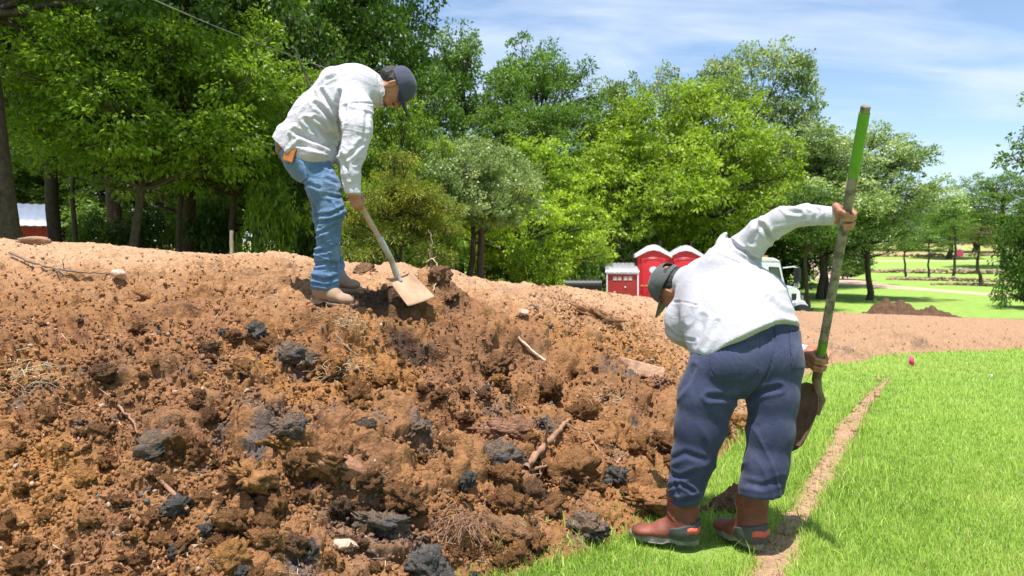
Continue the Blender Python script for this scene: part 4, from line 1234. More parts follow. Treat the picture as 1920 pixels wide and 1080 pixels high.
def boot_meshes(heel, fwd, up, L=.29, shaft_h=.10, shaft_r=.055, shaft_dir=None, h=.0045, toe_w=.046, sole_t=.026, heel_h=.03):
    """leather boot: returns upper (v,f), sole (v,f), and the frame"""
    M = frame(fwd, up); c = np.asarray(heel, float)
    W = lambda a, b, d: c + M[0] * a + M[1] * b + M[2] * d
    F = Field(c - .42, c + .42, h)
    k = L / .29
    F.ell(W(.055 * k, 0, .065), (.052, .040, .055), M, 0)
    F.seg(W(.06 * k, 0, .060), W(.15 * k, 0, .055), (.040, .045), (.042, .038), M[1], k=.03)
    F.seg(W(.15 * k, 0, .050), W(.225 * k, 0, .044), (toe_w, .034), (toe_w * .95, .027), M[1], k=.03)
    F.ell(W(.245 * k, 0, .042), (.045, toe_w * .90, .026), M, .02)
    sd = M[2] if shaft_dir is None else np.asarray(shaft_dir, float) / np.linalg.norm(shaft_dir)
    F.seg(W(.062 * k, 0, .075), W(.066 * k, 0, .07) + sd * shaft_h, shaft_r * .90, shaft_r, k=.035)
    F.seg(W(.085 * k, 0, .085), W(.15 * k, 0, .07), .040, .030, k=.03)
    F.cut(lambda X, Y, Z: -((X - c[0]) * M[2][0] + (Y - c[1]) * M[2][1] + (Z - c[2]) * M[2][2] - sole_t * .8))
    up_v, up_f = F.mesh()
    # sole: outline swept up in thin slices
    ang = np.linspace(0, 2 * np.pi, 40, endpoint=False)
    x = .145 * k + .150 * k * np.cos(ang)
    wv = (.040 + .009 * np.sin((x / (.29 * k)) * np.pi * 1.15 - .5)) * np.sign(np.sin(ang)) * np.abs(np.sin(ang)) ** .62
    wv *= np.where(x > .22 * k, 1 - .25 * ((x - .22 * k) / (.075 * k)) ** 2, 1)
    rings = []
    for z, s in ((0.0, .97), (.006, 1.0), (sole_t * .7, 1.02), (sole_t, 1.0)):
        lift = np.where((x > .085 * k) & (x < .14 * k), heel_h * .35 * (z < .01), 0)
        toe = .007 * np.clip((x - .2 * k) / (.09 * k), 0, 1) ** 2
        rings.append(np.stack([W(.145 * k + (xx - .145 * k) * s, ww * s, z + l + t) for xx, ww, l, t in zip(x, wv, lift, toe)]))
    sv = np.concatenate(rings); m = len(ang); fs = []
    for r in range(3):
        for i in range(m):
            fs.append((r * m + i, r * m + (i + 1) % m, (r + 1) * m + (i + 1) % m, (r + 1) * m + i))
    for r in (0, 3):
        for i in range(m // 2 - 1):
            fs.append((r * m + i, r * m + i + 1, r * m + m - 2 - i, r * m + m - 1 - i))
    return (relax(up_v, up_f, 1, .4), up_f), (sv, np.array(fs)), (M, W)

def cap_parts(c, M, name_mat, bill_mat, parent, r=(.110, .090, .122), bill_len=.075, bill_w=.078, hole=False, curve=.030, z0=.022, tilt=0.0, S=1.0):
    """baseball cap: crown of six panels (button on top), curved bill"""
    W = lambda a, b, d: c + S * (M[0] * a + M[1] * b + M[2] * d)
    nu, nv = 72, 22
    vs = []
    for j in range(nv + 1):
        t = j / nv
        for i in range(nu):
            a = 2 * math.pi * i / nu
            el = t * math.pi / 2
            seam = 1 - .012 * math.exp(-(((a * 6 / (2 * math.pi)) % 1 - .5) * 2 / .10) ** 2) * (1 if t < .97 else 0)
            rr = math.cos(el) ** .80
            x = math.cos(a) * r[0] * rr * seam; y = math.sin(a) * r[1] * rr * seam
            z = z0 + tilt * x * (1 - t) + r[2] * math.sin(el) ** 1.0 * .90
            bulge = 1 + .05 * math.sin(el * 2)
            k = .5 * vnoise(np.array([x * 24.]), np.array([y * 24.]), np.array([z * 24.]), seed=5)[0] * .004
            vs.append(W(x * bulge * (1 + k * 6) - .004, y * bulge * (1 + k * 6), z + k))
    fs = []
    for j in range(nv):
        for i in range(nu):
            if hole and j < 9 and abs(i - nu / 2 + .5) < 8.5 * math.sqrt(max(0, 1 - (j / 9) ** 2)) and j >= 3: continue
            fs.append((j * nu + i, j * nu + (i + 1) % nu, (j + 1) * nu + (i + 1) % nu, (j + 1) * nu + i))
    cap = obj('cap', mesh_np('cap', np.array(vs), np.array(fs)), name_mat, parent)
    md = cap.modifiers.new('cloth', 'SOLIDIFY'); md.thickness = .003; md.offset = -1
    # bill
    vs, fs = [], []
    n, m = 18, 9
    for j in range(m + 1):
        for i in range(n + 1):
            q = (i / n * 2 - 1)
            a = q * R(62)
            x0 = math.cos(a) * r[0] * 1.03; y0 = math.sin(a) * r[1] * 1.03
            ext = bill_len * (j / m) * math.sqrt(max(0.0, 1 - q * q * .96)) ** .7
            yy = y0 * (1 - .06 * j / m)
            z = z0 + tilt * x0 + .006 - curve * (q ** 2) * (.35 + .65 * j / m) - .10 * ext
            vs.append(W(x0 - .008 + ext, yy, z))
    for j in range(m):
        for i in range(n):
            fs.append((j * (n + 1) + i, j * (n + 1) + i + 1, (j + 1) * (n + 1) + i + 1, (j + 1) * (n + 1) + i))
    b = obj('bill', mesh_np('bill', np.array(vs), np.array(fs)), bill_mat, cap)
    md = b.modifiers.new('board', 'SOLIDIFY'); md.thickness = .005
    bt = obj('button', rock_mesh('button', 4, 2, 0, (1, 1, .6), 0), name_mat, cap)
    p = W(-.004, 0, z0 + r[2] * .90); bt.location = p; bt.scale = (.008, .008, .008)
    return cap

def blade_mesh(pts_fn, nu=14, nv=14, thick=.003):
    vs = [pts_fn(i / nu * 2 - 1, j / nv) for j in range(nv + 1) for i in range(nu + 1)]
    fs = [(j * (nu + 1) + i, j * (nu + 1) + i + 1, (j + 1) * (nu + 1) + i + 1, (j + 1) * (nu + 1) + i) for j in range(nv) for i in range(nu)]
    return mesh_np('blade', np.array(vs), np.array(fs))
# ================================================================== people
def cloth(name, c1, c2, scale=6, rough=.9, weave=900, wb=.15, fade=None, crinkle=7, cb=.45):
    m, nt, out = new_mat(name)
    tc = N(nt, 'ShaderNodeTexCoord').outputs['Object']
    n1 = noise(nt, tc, scale, 5, .6)
    c = ramp(nt, n1, [(.32, c1), (.68, c2)])
    if fade:
        n2 = noise(nt, tc, fade[1], 4, .7, .6)
        c = mixc(nt, ramp(nt, n2, [(.48, 0.0), (.70, fade[2])]), c, fade[0])
    n3 = noise(nt, tc, 130, 3, .7)
    c = mixc(nt, 1.0, c, ramp(nt, n3, [(.3, .86), (.7, 1.1)]), 'MULTIPLY')
    b = N(nt, 'ShaderNodeBsdfPrincipled', {'Roughness': rough, 'Specular IOR Level': .15, 'Base Color': c, 'Sheen Weight': .12})
    hs = N(nt, 'ShaderNodeMath', {0: noise(nt, tc, 45, 4, .6), 1: noise(nt, tc, weave, 2, .5)}, operation='ADD').outputs[0]
    mp = N(nt, 'ShaderNodeMapping', {'Vector': tc, 'Rotation': (0, R(38), 0), 'Scale': (1, 1, 2.2)}).outputs[0]
    rd = N(nt, 'ShaderNodeMath', {0: noise(nt, mp, crinkle, 3, .5, 1.1), 1: .5}, operation='SUBTRACT').outputs[0]
    rd = N(nt, 'ShaderNodeMath', {0: rd}, operation='ABSOLUTE').outputs[0]
    rd = ramp(nt, rd, [(0.0, 1.0), (.05, .45), (.16, 0.0)])
    b0 = N(nt, 'ShaderNodeBump', {'Strength': cb, 'Distance': .012, 'Height': rd})
    bn = N(nt, 'ShaderNodeBump', {'Strength': wb, 'Distance': .006, 'Height': hs, 'Normal': b0.outputs[0]})
    nt.links.new(bn.outputs[0], b.inputs['Normal'])
    nt.links.new(b.outputs[0], out.inputs[0])
    return m
SHIRT_A = cloth('shirt_pale', (.48, .46, .53), (.54, .515, .585), 5, crinkle=5, cb=.25, fade=((.40, .34, .30), 3, .22))
SHIRT_B = cloth('shirt_white', (.46, .445, .505), (.50, .485, .545), 5, crinkle=4, cb=.15, fade=((.38, .33, .30), 3, .16))
DENIM = cloth('denim', (.075, .145, .27), (.125, .215, .36), 9, .9, 1200, .3, fade=((.30, .40, .54), 4, .5), crinkle=6, cb=.30)
NAVY = cloth('navy_work_trousers', (.030, .037, .080), (.048, .057, .112), 4, .9, 1000, .2, fade=((.15, .16, .27), 5, .3), crinkle=3, cb=.08)
CAP_A = cloth('cap_charcoal', (.055, .060, .095), (.075, .08, .12), 9, cb=.04)
CAP_A2 = cloth('cap_navy_bill', (.018, .022, .045), (.025, .03, .06), 9, cb=.04)
CAP_B = cloth('cap_grey', (.085, .092, .092), (.115, .122, .12), 9, cb=.04)
CAP_B2 = cloth('cap_olive_bill', (.11, .115, .08), (.15, .15, .11), 9, cb=.04)
def skin_mat(name, c1, c2):
    m, nt, out = new_mat(name)
    tc = N(nt, 'ShaderNodeTexCoord').outputs['Object']
    c = ramp(nt, noise(nt, tc, 22, 5, .6), [(.35, c1), (.65, c2)])
    b = N(nt, 'ShaderNodeBsdfPrincipled', {'Roughness': .55, 'Specular IOR Level': .35, 'Base Color': c, 'Subsurface Weight': .12, 'Subsurface Radius': (.012, .005, .003), 'Subsurface Scale': .5})
    bn = N(nt, 'ShaderNodeBump', {'Strength': .25, 'Distance': .002, 'Height': noise(nt, tc, 160, 4, .6)})
    nt.links.new(bn.outputs[0], b.inputs['Normal']); nt.links.new(b.outputs[0], out.inputs[0])
    return m
SKIN = skin_mat('skin', (.43, .205, .125), (.36, .155, .095))
HAIR = simple('black_hair', (.012, .010, .010), (.03, .026, .024), 60, .5, bump=.6, bscale=150)
LEATHER_TAN = simple('tan_suede', (.36, .245, .165), (.27, .175, .115), 10, .85, bump=.3, bscale=90)
SOLE_TAN = simple('pale_sole', (.36, .27, .205), (.25, .18, .135), 14, .9, bump=.4)
LEATHER_RED = simple('red_brown_leather', (.25, .066, .036), (.13, .036, .022), 9, .6, bump=.35, bscale=60)
LEATHER_DK = simple('dark_heel_leather', (.075, .08, .075), (.045, .048, .045), 20, .8, bump=.3)
PATCH_RED = simple('orange_red_tab', (.62, .12, .07), (.5, .09, .055), 30, .6)
SOLE_DK = simple('dusty_sole', (.30, .27, .24), (.14, .125, .11), 14, .95, bump=.5)
BELT = simple('brown_belt', (.22, .075, .03), (.15, .05, .02), 15, .5)
WALLET = simple('orange_leather_wallet', (.52, .18, .03), (.38, .12, .02), 25, .45, bump=.25, bscale=90)
WOOD_OLD = simple('weathered_handle', (.26, .215, .165), (.10, .08, .06), 26, .8, bump=.4, bscale=80, contrast=(.42, .6))
WOOD_PALE = simple('ash_handle', (.50, .35, .25), (.40, .27, .19), 18, .7, bump=.2, bscale=90)
GREEN_TAPE = simple('green_grip', (.11, .29, .014), (.10, .17, .035), 22, .55, contrast=(.52, .74), bump=.2)
STEEL = simple('worn_steel', (.52, .52, .54), (.40, .33, .28), 16, .5, .35, bump=.15)
RUST_DIRT = simple('soil_stained_steel', (.50, .325, .21), (.33, .20, .125), 7, .85, 0.0, bump=.25, bscale=50)
RUST_DARK = simple('dark_muddy_steel', (.26, .165, .10), (.13, .085, .055), 12, .9, 0.0, bump=.5, bscale=40)

def px2(l, d): return [P(a, b, d) for a, b in l]

# ------------------------------------------------------------------ the man on the mound, side view, bent over his shovel
def person_on_mound():
    root = empty('person', foot_a1)
    root.location = (0, 0, 0)
    tag(root, 'man in pale shirt, blue jeans and dark cap bending on the mound', 'person')
    RS, LS = P(671, 203, 4.84), P(625, 152, 5.26)
    sh = RS - LS; sh /= np.linalg.norm(sh)
    side = np.array([0., -1, 0])
    # ---- shirt
    F = Field(P(490, 330, 5.0) - [.1, .55, .3], P(740, 90, 5.0) + [.1, .55, .12], .0065)
    hip, mid, chest, neck = P(566, 281, 5.08), P(600, 224, 5.07), P(646, 181, 5.06), P(696, 166, 5.06)
    F.chain([hip + (hip - mid) * .35, hip, mid, chest, neck], [(.17, .180), (.175, .187), (.185, .167), (.19, .175), (.09, .09)], [side, side, side * .9 + sh * .2, sh, sh], k=.05)
    F.ell(P(668, 163, 5.05), (.145, .15, .14), k=.06)
    F.seg(LS, P(640, 175, 5.05), .092, .12, k=.06)
    F.seg(RS, P(650, 185, 5.02), .092, .12, k=.05)
    F.seg(P(698, 171, 5.06), P(716, 178, 5.07), .085, .076, k=.02)          # collar
    F.seg(P(709, 175, 5.065), P(760, 192, 5.09), .066, .075, k=.004, sub=True)
    F.ell(P(596, 292, 5.0), (.10, .16, .09), k=.05)                          # loose front over the belt
    F.cut(lambda X, Y, Z: hem_a(X, Y, Z))
    # right sleeve, hanging in front
    el, wr = P(660, 288, 4.74), P(661, 350, 4.72)
    F.chain([RS + [0.0, -.01, 0], P(669, 240, 4.77), el, P(657, 325, 4.72), wr], [.092, .094, .078, .055, .046], k=.022)
    F.seg(P(661, 338, 4.725), P(662, 361, 4.72), .0470, .0455, k=.004)     # cuff
    # left sleeve, behind
    el2, wr2 = P(640, 262, 5.22), P(660, 352, 4.95)
    F.chain([LS, el2, wr2], [.09, .075, .05], k=.022)
    F.cut(lambda X, Y, Z: np.where(Z < wr[2] - .045, 1.0, -1.0) * (np.abs(X - wr[0]) < .12) * .02 - .001)
    v, f = F.mesh(); v = relax(v, f, 2, .5)
    up = neck - hip
    arm = near(v, el, .16) + near(v, P(668, 240, 4.79), .14)
    v = folds(v, f, [.55, 0, -.83], 9, 3.2, .010, 41, mask=np.clip(1 - near(v, chest + [0, 0, .12], .28) * 1.2, .12, 1) * (1 - .5 * np.clip(arm, 0, 1)))
    v = folds(v, f, [-.2, .1, 1], 11, 4, .006, 47, mask=np.clip(arm, 0, 1))
    st = [([(637, 172), (632, 192), (635, 222), (639, 250), (634, 287)], 3.2, .030, .008),
          ([(634, 214), (614, 190), (603, 172)], 4.0, .016, .007), ([(631, 232), (604, 204), (592, 196)], 4, .017, .008),
          ([(628, 262), (604, 245), (578, 226)], 4.2, .017, .009), ([(627, 278), (600, 268), (552, 246)], 4.2, .015, .009),
          ([(624, 252), (605, 230), (590, 222)], 3.2, .012, .006), ([(571, 224), (592, 248), (600, 262)], 3.6, .012, .006),
          ([(612, 284), (585, 277), (560, 270)], 3.5, .012, .006), ([(545, 255), (540, 272)], 3, .008, .004),
          ([(649, 198), (665, 193), (690, 193), (717, 199)], 1.6, .006, .002), ([(648, 200), (646, 218), (641, 236)], 2.8, .010, .006),
          ([(641, 292), (652, 318), (655, 335)], 3.0, .012, .005), ([(676, 268), (664, 285), (650, 296)], 3.4, .009, .005), ([(676, 300), (664, 308)], 2.6, .007, .004),
          ([(660, 206), (664, 235), (662, 262)], 3.5, .006, .004), ([(688, 210), (686, 240), (680, 270)], 3.5, .006, .004),
          ([(650, 345), (676, 342)], 1.3, .005, .001), ([(654, 330), (655, 342)], 1.6, .010, .0),
          ([(708, 142), (713, 168), (711, 200)], 1.8, .008, .003), ([(612, 150), (630, 140), (648, 128)], 3, .007, .004), ([(596, 165), (612, 148), (628, 142)], 3, .009, .004)]
    v = sculpt(v, f, st)
    skin_obj('shirt', v, f, SHIRT_A, root)
    # ---- jeans
    F = Field(P(500, 560, 5.0) - [.1, .45, .1], P(670, 250, 5.0) + [.1, .50, .1], .0065)
    F.chain([P(553, 276, 5.08), P(573, 306, 5.08)], [(.158, .112), (.162, .115)], [side, side], k=.03)
    F.ell(P(562, 300, 5.01), (.088, .10, .10), k=.04); F.ell(P(564, 302, 5.18), (.088, .10, .10), k=.04)
    F.chain([P(592, 318, 4.98), P(607, 352, 4.96), P(624, 398, 4.93), P(616, 440, 4.95), P(615, 475, 4.97), P(612, 515, 4.98), P(609, 546, 4.99)],
            [.106, .100, .074, .069, .070, .078, .089], k=.025)
    F.chain([P(590, 318, 5.18), P(600, 352, 5.24), P(608, 402, 5.30), P(612, 440, 5.31), P(619, 475, 5.32), P(625, 505, 5.32), P(627, 522, 5.32)],
            [.10, .088, .070, .064, .064, .068, .074], k=.025)
    cutp = P(609, 545, 4.99)
    F.cut(lambda X, Y, Z: np.where(Y < 5.16, (cutp[2] + .004 + .05 * (cutp[0] - X)) - Z, (P(637, 520, 5.32)[2]) - Z))
    v, f = F.mesh(); v = relax(v, f, 2, .5)
    kn, cf = near(v, P(622, 405, 4.9), .13) + near(v, P(612, 405, 5.28), .13), near(v, P(612, 490, 4.95), .17) + near(v, P(630, 490, 5.3), .17)
    v = folds(v, f, [.25, 0, 1], 17, 4.0, .011, 51, mask=np.clip(.16 + kn + cf, 0, 1))
    st = [([(594, 404), (620, 402), (647, 389)], 2.6, .012, .007), ([(597, 418), (622, 414), (645, 404)], 2.6, .012, .007), ([(594, 440), (612, 432), (630, 421)], 2.8, .011, .007),
          ([(594, 473), (612, 470), (634, 459)], 3.0, .011, .008), ([(594, 496), (615, 492), (638, 496)], 3.0, .010, .008), ([(586, 520), (608, 527), (632, 520)], 3.2, .011, .008),
          ([(590, 532), (612, 536), (634, 530)], 2.4, .008, .005), ([(625, 300), (618, 318)], 3, .008, .004), ([(606, 298), (612, 312), (632, 318)], 3, .010, .005),
          ([(563, 350), (580, 345), (598, 352)], 3, .008, .004), ([(567, 292), (578, 335)], 1.0, .004, .001), ([(545, 333), (563, 345), (580, 337)], 1.0, .004, .001), ([(541, 303), (556, 302), (567, 294)], 1.0, .004, .002),
          ([(599, 296), (616, 345), (628, 395), (624, 430), (621, 470), (620, 510), (619, 540)], 1.0, .003, .001), ([(582, 541), (609, 545), (636, 544)], 1.0, .004, .002), ([(612, 335), (634, 345)], 3, .006, .004), ([(608, 365), (640, 372)], 3, .007, .004)]
    v = sculpt(v, f, st)
    jn = skin_obj('jeans', v, f, DENIM, root)
    patch('pocket', v, f, [(538, 300), (567, 293), (579, 333), (563, 344), (548, 334)], DENIM, jn, .005, .002)
    patch('pocket', v, f, [(520, 300), (524, 290), (530, 312), (545, 335), (540, 338)], DENIM, jn, .003, .002)
    # belt showing below the shirt tail
    F = Field(P(505, 320, 5.1) - [0, .3, 0], P(640, 250, 5.1) + [0, .3, .05], .006)
    F.chain([P(549, 268, 5.08), P(555, 279, 5.08)], [(.164, .118), (.164, .118)], [side, side], k=.004)
    ax = P(573, 306, 5.08) - P(553, 276, 5.08); ax /= np.linalg.norm(ax); q0 = P(549, 268, 5.08)
    F.cut(lambda X, Y, Z: np.abs((X - q0[0]) * ax[0] + (Y - q0[1]) * ax[1] + (Z - q0[2]) * ax[2] - .012) - .019)
    v, f = F.mesh(); skin_obj('belt', v, f, BELT, root)
    # ---- boots
    for heel, toe, sd, hh in ((P(588, 562, 5.02), P(668, 577, 4.90), (.02, 0, 1), .05), (P(608, 537, 5.36), P(676, 547, 5.22), (.0, 0, 1), .05)):
        (v, f), (sv, sf), (M, W) = boot_meshes(heel, toe - heel, (0.06, -.25, 1), L=.30, shaft_h=.05, shaft_r=.055, shaft_dir=sd, toe_w=.042, sole_t=.016)
        b = skin_obj('boot', v, f, LEATHER_TAN, root)
        obj('sole', mesh_np('sole', sv, sf), SOLE_TAN, b)
        hb = MB(); Mx = Matrix(np.stack([M[0], M[1], M[2]], 1).tolist())
        hb.box(W(.038, 0, .004), (.075, .072, .030), Mx, .006); hb.build('heel', SOLE_TAN, b)
    # ---- body: head, neck, hands and what the clothes hide
    Mh = frame((.34, .05, -.94), (.94, .0, .34))
    hc = P(742, 163, 5.08)
    parts = [head_mesh(hc, Mh, P(706, 174, 5.07), .060)]
    hax = P(675, 383, 4.86) - P(713, 449, 4.965); hax /= np.linalg.norm(hax)
    hand_r = P(671, 377, 4.85)
    parts.append(grip_hand(hand_r, hax, P(661, 358, 4.745), (-1, -.2, -.4), .018, forearm=.06, size=1.06, arm_to=P(660, 330, 4.725)))
    hand_l = hand_r + hax * .012
    parts.append(grip_hand(hand_l, hax, hand_l + [-.03, .085, .02], (.8, -.3, .2), .018, forearm=.07))
    F = Field(P(490, 600, 5.0) - [.1, .5, .1], P(740, 90, 5.0) + [.1, .5, .1], .013)
    F.chain([P(575, 300, 5.08), mid, chest, P(706, 172, 5.07)], [.08, .10, .11, .055], k=.04)
    F.chain([RS, el, wr], [.04, .03, .024], k=.02); F.chain([LS, el2, wr2], [.04, .03, .024], k=.02)
    F.chain([P(590, 318, 4.99), P(607, 352, 4.96), P(623, 400, 4.94), P(614, 480, 4.97), P(610, 540, 5.0)], [.06, .06, .045, .04, .035], k=.02)
    F.chain([P(588, 318, 5.18), P(600, 352, 5.24), P(607, 402, 5.30), P(618, 475, 5.32), P(624, 512, 5.33)], [.06, .055, .045, .04, .035], k=.02)
    parts.append(F.mesh())
    v, f = join_np(parts)
    skin_obj('body', v, f, SKIN, root)
    # ---- hair and beard
    W = lambda a, b, d: hc + Mh[0] * a + Mh[1] * b + Mh[2] * d
    F = Field(hc - .2, hc + .2, .004)
    F.ell(W(-.040, 0, .010), (.078, .081, .085), Mh, 0)
    F.ell(W(-.085, 0, .000), (.040, .060, .045), Mh, .03)
    F.ell(W(-.098, .012, -.022), (.030, .045, .032), Mh, .03)
    F.ell(W(-.075, -.02, -.055), (.030, .04, .035), Mh, .02)
    F.cut(lambda X, Y, Z: ((X - hc[0]) * Mh[0][0] + (Y - hc[1]) * Mh[0][1] + (Z - hc[2]) * Mh[0][2]) - .034)
    v, f = F.mesh(); v = folds(v, f, Mh[1], 40, 12, .007, 71, oct=3)
    skin_obj('hair', v, f, HAIR, root)
    F = Field(hc - .2, hc + .2, .0035)
    F.ell(W(.064, 0, -.088), (.033, .042, .030), Mh, 0)
    F.seg(W(.100, -.022, -.051), W(.100, .022, -.051), .007, .007, k=.006)
    v, f = F.mesh(); v = folds(v, f, Mh[2], 60, 40, .003, 73)
    skin_obj('beard', v, f, HAIR, root)
    cap_parts(hc, Mh, CAP_A, CAP_A2, root, r=(.112, .094, .118), bill_len=.105, curve=.026, z0=.024, tilt=-.05)
    # ---- wallet tucked into the back pocket
    wp = P(543, 291, 4.905)
    e = empty('wallet', wp); tag(e, 'orange-brown leather wallet sticking out of the jeans back pocket', 'wallet')
    m = MB(); rot = Matrix.Rotation(R(17), 3, 'Y') @ Matrix.Rotation(R(-22), 3, 'Z')
    m.box((0, 0, 0), (.078, .016, .082), rot, .006); m.build('cover', WALLET, e)
    m = MB(); m.box((0.004, -.001, .002), (.074, .008, .084), rot, .001); m.build('bill_fold', BELT, e)
    return hax, hand_r, hand_l

def hem_a(X, Y, Z):
    """shirt tail line of the man on the mound: cut square to the back, lower at the sides"""
    p0 = P(538, 281, 4.9); n = P(566, 281, 5.08) - P(600, 224, 5.07); n = n / np.linalg.norm(n)
    n = n * .9 + np.array([-.16, 0, -.30]); n /= np.linalg.norm(n)
    d = (X - p0[0]) * n[0] + (Y - p0[1]) * 0 + (Z - p0[2]) * n[2]
    wave = .012 * np.sin(X * 23 + 1) + .010 * np.sin(Y * 17)
    arm_keep = np.where((X > P(632, 0, 4.8)[0]) & (Y < 4.92), -.3, 0)
    return d * .9 - wave + arm_keep

HAX_A, HAND_R_A, HAND_L_A = person_on_mound()

# ---- his shovel
def shovel_a():
    root = empty('shovel', P(763, 573, 4.97)); root.location = (0, 0, 0)
    tag(root, 'shovel with pale wooden handle and square blade held by the man in jeans', 'shovel')
    top = HAND_L_A + HAX_A * .075
    j1 = P(713, 449, 4.965)
    neck = P(744, 516, 5.115)
    m = MB(); m.tube([top, HAND_R_A, (HAND_R_A + j1) / 2, j1], [.0165, .0172, .0175, .0175], 14); m.build('handle', WOOD_PALE, root, True)
    TL, TR, BR, BL = P(723, 526, 5.04), P(768, 513, 5.20), P(815, 558, 5.12), P(764, 575, 4.955)
    s0 = (TL + TR) / 2 + (BL - TL) * .16
    m = MB(); m.tube([j1 + (HAND_R_A - j1) * .02, P(720, 462, 4.99), P(733, 486, 5.06), neck, s0], [.021, .0205, .019, .020, .010], 14); m.build('socket', STEEL, root, True)
    m = MB(); m.tube([j1 + (HAND_R_A - j1) * .06, j1 + (HAND_R_A - j1) * -.02], [.0215, .0218], 14); m.build('collar', STEEL, root, True)
    nrm = np.cross(TR - TL, BL - TL); nrm /= np.linalg.norm(nrm)
    if nrm[2] < 0: nrm = -nrm
    def pt(u, t):
        a = TL + (TR - TL) * (u * .5 + .5); b = BL + (BR - BL) * (u * .5 + .5)
        p = a + (b - a) * t
        rim = .020 * max(0, abs(u) - .72) / .28 * (1 - t * .8)
        dish = -.012 * (1 - u * u) * (1 - .6 * t)
        spine = .008 * math.exp(-(u / .18) ** 2) * max(0, 1 - t * 2.0)
        return p + nrm * (rim + dish + spine)
    bl = obj('blade', blade_mesh(pt), RUST_DIRT, root)
    bl.modifiers.new('steel', 'SOLIDIFY').thickness = .003
    for s in (0, 1):       # foot steps rolled back at the top edge
        a = TL + (TR - TL) * (.02 + .60 * s); b = TL + (TR - TL) * (.38 + .60 * s)
        m = MB(); m.tube([a + nrm * (.014 if s == 0 else -.002), (a + b) / 2, b + nrm * (-.004 if s == 0 else .014)], .006, 8); m.build('foot_step', RUST_DIRT, bl, True)
shovel_a()

